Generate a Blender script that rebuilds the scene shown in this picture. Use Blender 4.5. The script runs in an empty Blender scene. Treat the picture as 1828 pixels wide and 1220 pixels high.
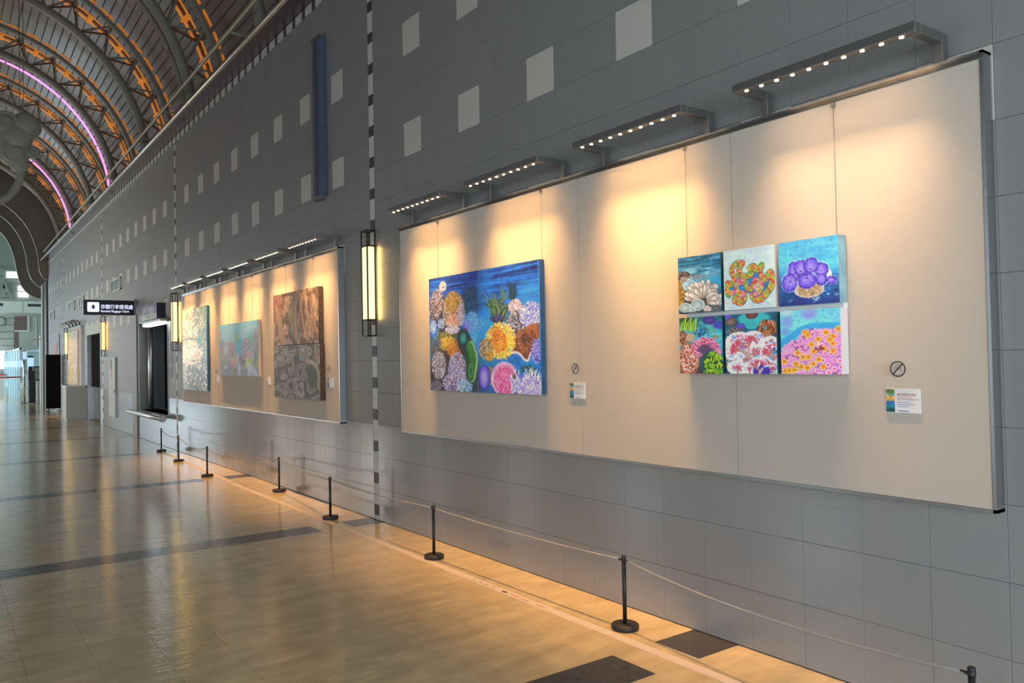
import bpy, bmesh, math, random
import numpy as np
from mathutils import Vector, Matrix
random.seed(7)
rng = np.random.default_rng(11)
sc = bpy.context.scene
COL = sc.collection
PI = math.pi

# ------------------------------------------------------------------ camera
def cam_setup():
    yaw, pitch, roll, H = 0.62308, 0.02046, -0.01877, 1.6
    cy, sy, cp, sp, cr, sr = math.cos(yaw), math.sin(yaw), math.cos(pitch), math.sin(pitch), math.cos(roll), math.sin(roll)
    f = Vector((sy, cy, 0)); r = Vector((cy, -sy, 0)); u = Vector((0, 0, 1))
    f2 = cp*f + sp*u; u2 = -sp*f + cp*u
    r3 = cr*r + sr*u2; u3 = -sr*r + cr*u2
    cam = bpy.data.cameras.new('camera'); o = bpy.data.objects.new('camera', cam)
    COL.objects.link(o)
    m = Matrix((r3, u3, -f2)).transposed().to_4x4(); m.translation = (0, 0, H)
    o.matrix_world = m
    cam.sensor_width = 36; cam.lens = 1421.758/1828*36
    cam.clip_start = 0.05; cam.clip_end = 200
    sc.camera = o
cam_setup()
sc.view_settings.view_transform = 'Standard'; sc.view_settings.look = 'None'
sc.view_settings.gamma = 1; sc.view_settings.use_curve_mapping = False
sc.view_settings.exposure = 0.0

# ------------------------------------------------------------------ world and large lights
W = bpy.data.worlds.new('world'); sc.world = W; W.use_nodes = True
W.node_tree.nodes['Background'].inputs[0].default_value = (0.62, 0.78, 1.0, 1)
W.node_tree.nodes['Background'].inputs[1].default_value = 0.9

def area(name, loc, direction, sx, sy, power, color, spread=PI, up=None):
    L = bpy.data.lights.new(name, 'AREA'); L.shape = 'RECTANGLE'; L.size = sx; L.size_y = sy
    L.energy = power; L.color = color; L.spread = spread
    o = bpy.data.objects.new(name, L); COL.objects.link(o)
    z = -Vector(direction).normalized()
    x = Vector(up if up else (0, 1, 0)).normalized(); x = (x - x.dot(z)*z).normalized(); y = z.cross(x)
    m = Matrix((x, y, z)).transposed().to_4x4(); m.translation = loc; o.matrix_world = m
    return o
DAY = (0.86, 0.94, 1.0)
# daylight through the glazing behind the camera, along the left side and in the far hall
area('daylight_back', (0.2, -4.8, 1.9), (0, 1, 0), 5.6, 3.0, 375, (0.80, 0.91, 1.0), up=(1, 0, 0))
LEFT_WINDOWS = [(-4.0+3.65*k, ) for k in range(10)]
for (yc,) in LEFT_WINDOWS:
    area('daylight_left', (-3.35, yc, 1.9), (1, 0, -0.05), 1.3, 3.0, (80 if yc < 3 else 24) if yc < 18 else 160, DAY if yc < 12 else (1.0, .95, .87), up=(0, 1, 0))
area('daylight_far_hall', (-4.5, 47, 3.0), (1, 0, -0.1), 18, 4.5, 1050, (0.78, 0.96, 1.0), up=(0, 1, 0))
area('daylight_far_roof', (2.0, 46, 7.6), (0, 0, -1), 8, 14, 420, (0.85, 0.97, 1.0), up=(0, 1, 0))

# ------------------------------------------------------------------ materials
def nd(t, n, **kw):
    x = t.nodes.new(n)
    for k, v in kw.items(): setattr(x, k, v)
    return x
def mat(name, col, rough=0.5, metal=0.0, emit=None, estr=0.0, noise=0.0, nscale=20.0, bump=0.0, bscale=60.0,
        stretch=(1, 1, 1), spec=0.5, coat=0.0, coat_r=0.1, vcol=False, alpha=1.0, tilevar=None, mottle=None, trans=0.0):
    m = bpy.data.materials.new(name); m.use_nodes = True; t = m.node_tree; b = t.nodes['Principled BSDF']
    b.inputs['Base Color'].default_value = (*col, 1); b.inputs['Roughness'].default_value = rough
    b.inputs['Metallic'].default_value = metal; b.inputs['Specular IOR Level'].default_value = spec
    b.inputs['Coat Weight'].default_value = coat; b.inputs['Coat Roughness'].default_value = coat_r
    b.inputs['Alpha'].default_value = alpha; b.inputs['Transmission Weight'].default_value = trans
    if emit: b.inputs['Emission Color'].default_value = (*emit, 1); b.inputs['Emission Strength'].default_value = estr
    geo = nd(t, 'ShaderNodeNewGeometry')
    mp = nd(t, 'ShaderNodeMapping'); mp.inputs['Scale'].default_value = stretch
    t.links.new(geo.outputs['Position'], mp.inputs['Vector'])
    src = None
    if vcol:
        a = nd(t, 'ShaderNodeVertexColor', layer_name='paint'); src = a.outputs['Color']
    def mul(src, fac_out, lo, hi):
        mr = nd(t, 'ShaderNodeMapRange'); mr.inputs[3].default_value = lo; mr.inputs[4].default_value = hi
        t.links.new(fac_out, mr.inputs[0])
        vm = nd(t, 'ShaderNodeVectorMath', operation='SCALE')
        if src is None: vm.inputs[0].default_value = col
        else: t.links.new(src, vm.inputs[0])
        t.links.new(mr.outputs[0], vm.inputs['Scale']); return vm.outputs[0]
    if noise:
        n = nd(t, 'ShaderNodeTexNoise'); n.inputs['Scale'].default_value = nscale; n.inputs['Detail'].default_value = 5
        t.links.new(mp.outputs[0], n.inputs['Vector']); src = mul(src, n.outputs[0], 1-noise*1.5, 1+noise*1.5)
    if mottle:
        sc_, amt = mottle
        n = nd(t, 'ShaderNodeTexNoise'); n.inputs['Scale'].default_value = sc_; n.inputs['Detail'].default_value = 3
        t.links.new(geo.outputs['Position'], n.inputs['Vector']); src = mul(src, n.outputs[0], 1-amt, 1+amt)
    if tilevar:
        sx, amt = tilevar
        vs = nd(t, 'ShaderNodeVectorMath', operation='MULTIPLY'); vs.inputs[1].default_value = sx
        t.links.new(geo.outputs['Position'], vs.inputs[0])
        fl = nd(t, 'ShaderNodeVectorMath', operation='FLOOR'); t.links.new(vs.outputs[0], fl.inputs[0])
        w = nd(t, 'ShaderNodeTexWhiteNoise'); t.links.new(fl.outputs[0], w.inputs[0]); src = mul(src, w.outputs[0], 1-amt, 1+amt)
    if src is not None: t.links.new(src, b.inputs['Base Color'])
    if bump:
        n = nd(t, 'ShaderNodeTexNoise'); n.inputs['Scale'].default_value = bscale; n.inputs['Detail'].default_value = 3
        t.links.new(mp.outputs[0], n.inputs['Vector'])
        bp = nd(t, 'ShaderNodeBump'); bp.inputs['Strength'].default_value = bump; bp.inputs['Distance'].default_value = 0.01
        t.links.new(n.outputs[0], bp.inputs['Height']); t.links.new(bp.outputs[0], b.inputs['Normal'])
    return m
M = {}
M['tile'] = mat('grey_matt_tile', (0.236, 0.238, 0.236), 0.5, noise=0.12, nscale=240, tilevar=((0.001, 3.12, 3.146), 0.02), bump=0.05, bscale=180)
M['tile_pol'] = mat('grey_polished_tile', (0.29, 0.302, 0.308), 0.13, noise=0.10, nscale=240, tilevar=((0.001, 3.12, 3.146), 0.03), bump=0.10, bscale=1.0, stretch=(4, 3, 26), spec=0.6)
M['tile_light'] = mat('pale_square_tile', (0.53, 0.52, 0.475), 0.55, noise=0.06, nscale=120, bump=0.2, bscale=120)
M['grout'] = mat('dark_grout', (0.20, 0.205, 0.205), 0.85)
M['block_dark'] = mat('dark_block', (0.055, 0.055, 0.058), 0.5, noise=0.1, nscale=200)
M['block_light'] = mat('pale_block', (0.56, 0.57, 0.54), 0.5, noise=0.08, nscale=200)
M['floor'] = mat('tan_vinyl_tile', (0.55, 0.44, 0.25), 0.085, noise=0.22, nscale=2.2, mottle=(5.0, 0.22), stretch=(1.0, 3.5, 1), tilevar=((3.10, 3.10, 0.001), 0.03), spec=0.5)
M['floor_dark'] = mat('dark_vinyl_tile', (0.062, 0.056, 0.050), 0.14, noise=0.3, nscale=26, mottle=(12, 0.2))
M['floor_grout'] = mat('floor_joint', (0.44, 0.35, 0.20), 0.7)
for k in ('floor', 'floor_dark'):      # long low ripples that smear the reflections
    t = M[k].node_tree; b = t.nodes['Principled BSDF']; g = nd(t, 'ShaderNodeNewGeometry')
    mp = nd(t, 'ShaderNodeMapping'); mp.inputs['Scale'].default_value = (4.5, 17, 1)
    mp.inputs['Rotation'].default_value = (0, 0, 0.35)
    t.links.new(g.outputs['Position'], mp.inputs[0])
    n = nd(t, 'ShaderNodeTexNoise'); n.inputs['Scale'].default_value = 1.6; n.inputs['Detail'].default_value = 4; n.inputs['Roughness'].default_value = 0.6
    t.links.new(mp.outputs[0], n.inputs['Vector'])
    bp = nd(t, 'ShaderNodeBump'); bp.inputs['Strength'].default_value = 0.11; bp.inputs['Distance'].default_value = 0.03
    t.links.new(n.outputs[0], bp.inputs['Height']); t.links.new(bp.outputs[0], b.inputs['Normal'])
M['tape'] = mat('pink_beige_tape', (0.66, 0.56, 0.48), 0.4, noise=0.06, nscale=9)
M['fabric'] = mat('beige_fabric', (0.54, 0.50, 0.435), 0.9, noise=0.05, nscale=260, bump=0.12, bscale=300, mottle=(7, 0.03))
M['steel'] = mat('brushed_steel', (0.50, 0.52, 0.52), 0.28, 1.0, bump=0.05, bscale=30, stretch=(1, 1, 12))
M['steel_dark'] = mat('satin_grey_metal', (0.26, 0.26, 0.25), 0.4, 0.85, noise=0.1, nscale=60)
M['brushed'] = mat('brushed_column_steel', (0.55, 0.57, 0.58), 0.42, 0.9)
M['leaf'] = mat('blue_grey_glass_leaf', (0.24, 0.28, 0.30), 0.3)
M['chrome'] = mat('polished_metal', (0.62, 0.64, 0.64), 0.16, 1.0)
M['black'] = mat('matt_black_paint', (0.014, 0.014, 0.015), 0.45)
M['lamp_frame'] = mat('dark_bronze', (0.022, 0.019, 0.016), 0.45, 0.3)
M['rubber'] = mat('black_base', (0.018, 0.018, 0.019), 0.5, noise=0.2, nscale=60)
M['rope'] = mat('grey_rope', (0.30, 0.31, 0.31), 0.7)
M['amber_glass'] = mat('lit_opal_glass', (0.9, 0.8, 0.5), 0.4, emit=(1.0, 0.76, 0.36), estr=1.5)
M['amber_glass2'] = mat('lit_amber_opal_glass', (0.9, 0.75, 0.4), 0.4, emit=(1.0, 0.62, 0.20), estr=1.7)
M['led'] = mat('lit_warm_diode', (1, 0.9, 0.7), 0.4, emit=(1.0, 0.74, 0.42), estr=14)
M['white_lit'] = mat('lit_white_diffuser', (1, 1, 1), 0.4, emit=(0.9, 0.97, 1.0), estr=7)
M['white_lit2'] = mat('lit_cool_panel', (1, 1, 1), 0.4, emit=(0.75, 0.88, 1.0), estr=1.3)
M['sign_lit'] = mat('lit_lettering', (1, 1, 1), 0.4, emit=(0.72, 0.74, 1.0), estr=1.3)
M['sign_navy'] = mat('navy_sign_face', (0.006, 0.008, 0.035), 0.35)
M['sign_glass'] = mat('blue_grey_sign_face', (0.14, 0.155, 0.24), 0.25)
M['sign_pale'] = mat('pale_green_grey_face', (0.38, 0.40, 0.32), 0.4)
M['pink'] = mat('lit_pink_neon', (1, 0.5, 1), 0.4, emit=(1.0, 0.30, 0.93), estr=1.25)
M['amber'] = mat('amber_emission', (1, 0.5, 0.1), 0.5, emit=(1.0, 0.26, 0.015), estr=0.31)  # on trays and brackets the glow stands in for amber lamp light
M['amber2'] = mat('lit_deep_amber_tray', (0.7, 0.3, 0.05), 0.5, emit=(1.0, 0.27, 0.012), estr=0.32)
M['truss'] = mat('grey_green_painted_steel', (0.26, 0.26, 0.225), 0.45, noise=0.08, nscale=30)
M['web'] = mat('brown_painted_steel', (0.20, 0.12, 0.07), 0.5)
M['deck'] = mat('galvanised_deck', (0.25, 0.255, 0.25), 0.38, 0.3, mottle=(2.4, 0.35))
M['rail'] = mat('pale_green_rail', (0.34, 0.34, 0.25), 0.4)
M['ledge'] = mat('polished_bronze_ledge', (0.10, 0.07, 0.085), 0.22, 0.4)
M['ledge_edge'] = mat('bright_ledge_nosing', (0.62, 0.62, 0.55), 0.25, 0.8)
M['cloud'] = mat('grey_green_cloud_paint', (0.36, 0.38, 0.32), 0.5, noise=0.12, nscale=8)
M['fascia'] = mat('brown_grey_fascia', (0.24, 0.215, 0.19), 0.5, mottle=(1.2, 0.1))
M['fascia_edge'] = mat('pale_edge_trim', (0.52, 0.50, 0.42), 0.4, 0.3)
M['farwall'] = mat('pale_far_tile', (0.42, 0.46, 0.43), 0.5, noise=0.05, nscale=10, tilevar=((0.6, 0.001, 2.2), 0.05))
M['farbeam'] = mat('pale_green_beam', (0.40, 0.46, 0.43), 0.5)
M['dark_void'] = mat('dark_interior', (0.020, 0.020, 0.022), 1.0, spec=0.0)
M['recess'] = mat('dark_blue_recess', (0.13, 0.145, 0.155), 0.35)
M['blue_box'] = mat('blue_grey_case', (0.075, 0.10, 0.16), 0.4, noise=0.2, nscale=14)
M['plinth'] = mat('grey_green_plinth', (0.43, 0.47, 0.45), 0.6)
M['white'] = mat('white_paint', (0.78, 0.80, 0.80), 0.5)
M['card'] = mat('white_card', (0.80, 0.82, 0.84), 0.5)
M['card_print'] = mat('card_print', (0.5, 0.5, 0.5), 0.5, vcol=True)
M['red_ink'] = mat('red_ink', (0.50, 0.12, 0.12), 0.6)
M['blue_ink'] = mat('blue_ink', (0.15, 0.20, 0.45), 0.6)
M['ink'] = mat('dark_ink', (0.02, 0.02, 0.025), 0.6)
M['red'] = mat('red_belt', (0.75, 0.03, 0.03), 0.5, emit=None)
M['glass_pane'] = mat('pale_cyan_glass', (0.55, 0.86, 0.92), 0.08, alpha=0.45, spec=0.8)
M['clear'] = mat('clear_acrylic', (0.75, 0.78, 0.76), 0.06, alpha=0.30, spec=0.6)
M['cyan_frame'] = mat('pale_blue_frame', (0.62, 0.82, 0.95), 0.35)
M['cyan_screen'] = mat('lit_blue_screen', (0.5, 0.7, 0.9), 0.35, emit=(0.45, 0.66, 1.0), estr=0.8)
M['sky_pane'] = mat('bright_sky_pane', (0.9, 1, 1), 0.3, emit=(0.86, 0.97, 1.0), estr=1.6)
M['plaster'] = mat('grey_plaster', (0.30, 0.30, 0.29), 0.7)
M['brown_tile'] = mat('brown_tile_band', (0.17, 0.13, 0.12), 0.5)
M['pillar_dark'] = mat('dark_brown_stone', (0.07, 0.055, 0.05), 0.35, noise=0.3, nscale=9)
M['paint'] = mat('acrylic_paint', (0.5, 0.5, 0.5), 0.5, vcol=True, bump=0.08, bscale=200)
M['paint_dark'] = mat('blue_canvas_edge', (0.02, 0.10, 0.24), 0.5, noise=0.4, nscale=9)
M['edge_teal'] = mat('teal_canvas_edge', (0.02, 0.10, 0.15), 0.5, noise=0.4, nscale=9)
M['edge_white'] = mat('white_canvas_edge', (0.70, 0.68, 0.72), 0.6)
M['edge_cream'] = mat('cream_canvas_edge', (0.72, 0.60, 0.47), 0.6)
M['edge_brown'] = mat('glossy_brown_canvas_edge', (0.09, 0.055, 0.04), 0.25, noise=0.6, nscale=30, bump=0.5, bscale=60)
M['edge_bluegreen'] = mat('blue_green_canvas_edge', (0.01, 0.14, 0.26), 0.4, noise=0.4, nscale=5)
M['foil'] = mat('metallic_foil_paint', (0.5, 0.5, 0.5), 0.25, 0.15, vcol=True, bump=0.9, bscale=16, stretch=(1, 1.2, 0.8))

# ------------------------------------------------------------------ mesh helpers
class MB:
    def __init__(s): s.v = []; s.f = []; s.sm = []
    def box(s, x0, x1, y0, y1, z0, z1):
        b = len(s.v)
        s.v += [(x0,y0,z0),(x1,y0,z0),(x1,y1,z0),(x0,y1,z0),(x0,y0,z1),(x1,y0,z1),(x1,y1,z1),(x0,y1,z1)]
        s.f += [(b,b+3,b+2,b+1),(b+4,b+5,b+6,b+7),(b,b+1,b+5,b+4),(b+1,b+2,b+6,b+5),(b+2,b+3,b+7,b+6),(b+3,b,b+4,b+7)]; s.sm += [0]*6
        return s
    def beam(s, p, q, w, h=None, up=(0,0,1)):
        p, q = Vector(p), Vector(q); d = (q-p).normalized(); h = h or w
        x = d.cross(Vector(up)); x = x.normalized() if x.length > 1e-4 else Vector((1,0,0)); y = d.cross(x)
        b = len(s.v)
        for c in (p, q):
            for a, e in ((-1,-1),(1,-1),(1,1),(-1,1)): s.v.append(tuple(c + x*a*w/2 + y*e*h/2))
        s.f += [(b,b+1,b+2,b+3),(b+7,b+6,b+5,b+4)] + [(b+i, b+4+i, b+4+(i+1)%4, b+(i+1)%4) for i in range(4)]; s.sm += [0]*6
        return s
    def tube(s, pts, r, n=8, cap=True):
        pts = [Vector(p) for p in pts]; b = len(s.v); N = len(pts); ref = None
        for i, p in enumerate(pts):
            d = (pts[min(i+1, N-1)] - pts[max(i-1, 0)]).normalized()
            if ref is None: ref = d.orthogonal().normalized()
            ref = (ref - ref.dot(d)*d).normalized(); y = d.cross(ref)
            rr = r[i] if hasattr(r, '__len__') else r
            for k in range(n):
                a = 2*PI*k/n; s.v.append(tuple(p + ref*math.cos(a)*rr + y*math.sin(a)*rr))
        for i in range(N-1):
            for k in range(n):
                s.f.append((b+i*n+k, b+i*n+(k+1)%n, b+(i+1)*n+(k+1)%n, b+(i+1)*n+k)); s.sm.append(1)
        if cap:
            s.f.append(tuple(b+k for k in reversed(range(n)))); s.f.append(tuple(b+(N-1)*n+k for k in range(n))); s.sm += [0, 0]
        return s
    def lathe(s, prof, n=28, c=(0,0,0), axis='z'):
        b = len(s.v)
        for r, h in prof:
            for k in range(n):
                a = 2*PI*k/n
                if axis == 'z': s.v.append((c[0]+r*math.cos(a), c[1]+r*math.sin(a), c[2]+h))
                else: s.v.append((c[0]+h, c[1]+r*math.cos(a), c[2]+r*math.sin(a)))
        for i in range(len(prof)-1):
            for k in range(n):
                s.f.append((b+i*n+k, b+i*n+(k+1)%n, b+(i+1)*n+(k+1)%n, b+(i+1)*n+k)); s.sm.append(1)
        s.f.append(tuple(b+k for k in reversed(range(n)))); s.f.append(tuple(b+(len(prof)-1)*n+k for k in range(n))); s.sm += [0, 0]
        return s
    def ell(s, c, rx, ry, rz, n=16, m=10):
        prof = [(math.sin(PI*(i+.02)/(m+.04)), -math.cos(PI*(i+.02)/(m+.04))) for i in range(m+1)]
        b0 = len(s.v); s.lathe(prof, n)
        s.v[b0:] = [(c[0]+x*rx, c[1]+y*ry, c[2]+z*rz) for x, y, z in s.v[b0:]]
        return s
    def prism(s, poly, lo, hi, ax='x'):
        """poly: list of 2-D points; extruded along ax ('x': poly is (y,z); 'y': (x,z))"""
        b = len(s.v); n = len(poly)
        for h in (lo, hi):
            for a, c in poly: s.v.append((h, a, c) if ax == 'x' else ((a, h, c) if ax == 'y' else (a, c, h)))
        s.f.append(tuple(b+i for i in range(n))); s.f.append(tuple(b+n+i for i in reversed(range(n)))); s.sm += [0, 0]
        for i in range(n): s.f.append((b+i, b+n+i, b+n+(i+1)%n, b+(i+1)%n)); s.sm.append(0)
        return s
    def mesh(s, name, m):
        me = bpy.data.meshes.new(name); me.from_pydata(s.v, [], s.f)
        me.polygons.foreach_set('use_smooth', [bool(x) for x in s.sm]) if any(s.sm) else None
        bm = bmesh.new(); bm.from_mesh(me); bmesh.ops.recalc_face_normals(bm, faces=bm.faces); bm.to_mesh(me); bm.free()
        me.materials.append(m); me.update(); return me
def link(name, me, parent=None, loc=None):
    o = bpy.data.objects.new(name, me); COL.objects.link(o)
    if parent is not None: o.parent = parent
    if loc is not None: o.location = loc
    return o
def obj(name, mb, m, parent=None, loc=None, bevel=0):
    o = link(name, mb.mesh(name, m), parent, loc)
    if bevel:
        b = o.modifiers.new('bevel', 'BEVEL'); b.width = bevel; b.segments = 2; b.limit_method = 'ANGLE'
    return o
def root(name, loc=(0, 0, 0), rz=0):
    o = bpy.data.objects.new(name, None); COL.objects.link(o); o.location = loc; o.rotation_euler = (0, 0, rz)
    o.empty_display_size = 0.1; return o
def tag(o, label, cat, group=None):
    o['label'] = label; o['category'] = cat
    if group: o['group'] = group
    return o
def struct(o): o['kind'] = 'structure'; return o
def stuff(o): o['kind'] = 'stuff'; return o
def copy_tree(o, parent=None):
    c = o.copy(); COL.objects.link(c); c.parent = parent
    for ch in [x for x in o.children]: copy_tree(ch, c)
    return c
def text_mesh(name, body, size, m, parent, mat4, extrude=0.001, spacing=1.0, xscale=1.0, bold=0.0):
    cu = bpy.data.curves.new(name, 'FONT'); cu.body = body; cu.size = size; cu.extrude = extrude; cu.space_character = spacing
    cu.offset = bold; cu.resolution_u = 3; cu.align_x = 'LEFT'; cu.align_y = 'CENTER'
    t = bpy.data.objects.new(name+'_tmp', cu); COL.objects.link(t)
    bpy.context.view_layer.update()
    me = bpy.data.meshes.new_from_object(t.evaluated_get(bpy.context.evaluated_depsgraph_get()))
    bpy.data.objects.remove(t)
    me.transform(Matrix.Diagonal((xscale, 1, 1, 1))); me.transform(mat4); me.materials.clear(); me.materials.append(m)
    return link(name, me, parent)
# text on a face looking towards -x (onto the hall): reads from large y to small y
def face_x(x, y, z): return Matrix(((0, 0, -1, x), (-1, 0, 0, y), (0, 1, 0, z), (0, 0, 0, 1)))
def face_y(x, y, z): return Matrix(((1, 0, 0, x), (0, 0, -1, y), (0, 1, 0, z), (0, 0, 0, 1)))

D = 3.553          # wall plane
TZ = 0.318         # tile course height
YEND = 37.0
ZTOP = 5.82

# ------------------------------------------------------------------ right wall
OPEN = [(16.22, 18.97, 0.62, 2.52), (24.06, 26.5, 0.0, 2.49)]
wall = root('wall_right', (D, 0, 0)); struct(wall)
# backing wall in pieces around the openings (origin at wall plane)
mb = MB(); t0, t1 = 0.012, 0.35
for y0, y1, z0, z1 in [(-5.2, 16.22, 0, ZTOP), (16.22, 18.97, 0, .62), (16.22, 18.97, 2.52, ZTOP), (18.97, 24.06, 0, ZTOP),
                       (24.06, 26.5, 2.49, ZTOP), (26.5, YEND, 0, ZTOP)]:
    mb.box(t0, t1, y0, y1, z0, z1)
obj('backing', mb, M['grout'], wall)
stripes = [7.32, 15.57, 23.81, 32.05]; SW = 0.055
bays = [(-5.2, 7.32-SW, .321, 'down'), (7.32+SW, 15.57-SW, (15.57-7.32-2*SW)/26, 'up'), (15.57+SW, 23.81-SW, (23.81-15.57-2*SW)/26, 'up'),
        (23.81+SW, 32.05-SW, (32.05-23.81-2*SW)/26, 'up'), (32.05+SW, YEND, .3125, 'up')]
rows = [(0.004+TZ*k, min(0.004+TZ*(k+1), 5.705)) for k in range(18)]
rects = []
for bi, (a, b, T, d) in enumerate(bays):
    n = int(round((b-a)/T)) + (1 if d == 'down' else 0)
    for c in range(n):
        if d == 'down': y1 = b-c*T; y0 = max(y1-T, a)
        else: y0 = a+c*T; y1 = min(y0+T, b)
        if y1-y0 < .05: continue
        for k, (z0, z1) in enumerate(rows):
            if z1-z0 < .05: continue
            light = (k in (8, 11, 14)) and c % 3 == 2
            todo = [(y0, y1, z0, z1)]
            for (oy0, oy1, oz0, oz1) in OPEN:
                out = []
                for (p0, p1, q0, q1) in todo:
                    if p1 <= oy0 or p0 >= oy1 or q1 <= oz0 or q0 >= oz1: out.append((p0, p1, q0, q1)); continue
                    if p0 < oy0: out.append((p0, oy0, q0, q1)); p0 = oy0
                    if p1 > oy1: out.append((oy1, p1, q0, q1)); p1 = oy1
                    if q0 < oz0: out.append((p0, p1, q0, oz0))
                    if q1 > oz1: out.append((p0, p1, oz1, q1))
                todo = out
            for r_ in todo:
                if r_[1]-r_[0] > .03 and r_[3]-r_[2] > .02: rects.append((*r_, k, light))
G = 0.0008
cache = {}
def tile_obj(y0, y1, z0, z1, m, name, parent, depth=.012):
    key = (round(y1-y0, 4), round(z1-z0, 4), m.name)
    if key not in cache:
        w, h = (y1-y0)/2-G, (z1-z0)/2-G; c = .0008; b = MB()
        b.v = [(0, -w, -h), (0, w, -h), (0, w, h), (0, -w, h), (0, 0, 0)][:4]
        b.v = [(0, -w+c, -h+c), (0, w-c, -h+c), (0, w-c, h-c), (0, -w+c, h-c), (c, -w, -h), (c, w, -h), (c, w, h), (c, -w, h),
               (depth, -w, -h), (depth, w, -h), (depth, w, h), (depth, -w, h)]
        b.f = [(0, 1, 2, 3)] + [(i, (i+1) % 4, 4+(i+1) % 4, 4+i) for i in range(4)] + [(4+i, 4+(i+1) % 4, 8+(i+1) % 4, 8+i) for i in range(4)] + [(11, 10, 9, 8)]
        b.sm = [0]*len(b.f); cache[key] = b.mesh(name, m)
    return link(name, cache[key], parent, (0, (y0+y1)/2, (z0+z1)/2))
def far(r_): return math.hypot(D, (r_[0]+r_[1])/2) + 0.6*abs((r_[2]+r_[3])/2-1.6)
def hidden(r_):
    y0, y1, z0, z1 = r_[:4]
    return ((y0 > 1.5 and y1 < 6.7 and z0 > .93 and z1 < 2.86) or (y0 > 8.0 and y1 < 14.9 and z0 > .93 and z1 < 2.86) or y1 < 1.3
            or (y1 < 2.4 and z1 < .66) or (z0 > 2.8+.40*y1))
vis = sorted([r_ for r_ in rects if not hidden(r_) and not r_[5]], key=far)
single = set(vis[:300]); nl = 0
smb = {0: MB(), 1: MB(), 2: MB()}
for r_ in rects:
    y0, y1, z0, z1, k, light = r_
    m = M['tile_light'] if light else (M['tile_pol'] if k < 3 else M['tile'])
    if light and not hidden(r_) and y0 < 24: tile_obj(y0, y1, z0, z1, m, 'pale_tile', wall)['label'] = 'pale square tile set into the grey wall'
    elif r_ in single: tile_obj(y0, y1, z0, z1, m, 'tile', wall)
    else: smb[2 if light else (1 if k < 3 else 0)].box(0, .012, y0+G, y1-G, z0+G, z1-G)
for k, n, m in ((0, 'distant_tiles', 'tile'), (1, 'distant_polished_tiles', 'tile_pol'), (2, 'distant_pale_tiles', 'tile_light')):
    stuff(obj(n, smb[k], M[m], wall))
# vertical chequered stripes
far_st = {0: MB(), 1: MB()}
for si, ys in enumerate(stripes):
    z = 0.004; j = 0
    edges = [0.004] + [0.05+0.106*i for i in range(0, 54)]
    for i in range(len(edges)-1):
        z0, z1 = edges[i], edges[i+1]
        if z1 > 5.70: break
        dark = i >= 1 and (i-1) % 3 == 0
        if si == 0:
            o = tile_obj(ys-.05, ys+.05, z0, z1, M['block_dark'] if dark else M['block_light'], 'stripe_block', wall); o.location.x = -.002
            if dark: o['label'] = 'dark grey stripe block'
        else: far_st[int(dark)].box(-.002, .012, ys-.05, ys+.05, z0+G, z1-G)
stuff(obj('distant_stripe_blocks', far_st[0], M['block_light'], wall)); stuff(obj('distant_dark_stripe_blocks', far_st[1], M['block_dark'], wall))
# chequered band under the ledge
fb = {0: MB(), 1: MB()}; i = 0; y = -3.0
while y < YEND-.1:
    dark = i % 3 == 0
    if 7.6 < y < 21.0:
        o = tile_obj(y, y+.1057, 5.71, 5.815, M['block_dark'] if dark else M['block_light'], 'band_block', wall); o.location.x = -.002
    else: fb[int(dark)].box(-.002, .012, y+G, y+.1057-G, 5.711, 5.815)
    y += .1057; i += 1
stuff(obj('distant_band_blocks', fb[0], M['block_light'], wall)); stuff(obj('distant_dark_band_blocks', fb[1], M['block_dark'], wall))
# ledge with bright nosing
ledge = root('trim_1', (D, 0, ZTOP)); struct(ledge)
obj('ledge_body', MB().box(-.25, 1.0, -5.2, YEND, 0.0, .10), M['ledge'], ledge)
obj('nosing', MB().tube([(-.255, -5.2, .03), (-.255, YEND, .03)], .034, 10), M['ledge_edge'], ledge)
# pilaster strip beside the lift recess
pil = obj('trim_2', MB().box(D-.03, D+.01, 19.12, 19.60, 0, 2.72), M['tile'], None); struct(pil)

# recess (lift front)
rc = root('door_1', (D, 17.6, 0.62)); struct(rc)
b = MB(); b.box(1.45, 1.5, -1.38, 1.37, 0, 1.9); b.box(.3, 1.5, -1.42, -1.38, 0, 1.9); b.box(.3, 1.5, 1.37, 1.41, 0, 1.9); b.box(.3, 1.5, -1.42, 1.41, 1.9, 1.95); b.box(.012, 1.5, -1.42, 1.41, -.04, 0)
obj('recess_lining', b, M['recess'], rc)
b = MB()
for yy in (-1.37, 1.36): b.box(-.01, .30, yy-.01, yy+.02, 0, 1.9)
b.box(-.01, .30, -1.37, 1.37, 1.88, 1.905); obj('door_frame', b, M['steel_dark'], rc)
obj('glass_leaf', MB().box(.50, .52, -.3, 1.30, .02, 1.85), M['dark_void'], rc)
obj('pale_leaf', MB().box(.36, .40, -1.32, -.42, .02, 1.38), M['leaf'], rc)
obj('steel_column', MB().tube([(.17, 1.06, 0), (.17, 1.06, 1.86)], .055, 20), M['brushed'], rc)
obj('glass_edge', MB().box(.3, .5, -.38, -.33, .02, 1.85), M['chrome'], rc)
obj('lit_side_panel', MB().box(.34, .36, -1.30, -.55, 1.40, 1.86), M['white_lit2'], rc)
obj('call_box', MB().box(.40, .50, -1.15, -.70, 1.28, 1.36), M['black'], rc)
obj('inner_post', MB().tube([(.45, -1.05, 0), (.45, -1.05, 1.3)], .03, 10), M['chrome'], rc)
obj('inner_rail', MB().beam((.45, -1.3, .52), (.45, -.6, .52), .04), M['chrome'], rc)
area('recess_fill_light', (D+.9, 17.6, 2.49), (0, 0, -1), .8, 1.6, 9, (.8, .92, 1.0))  # added fill that brightens the recess, no ceiling fitting behind it
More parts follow.
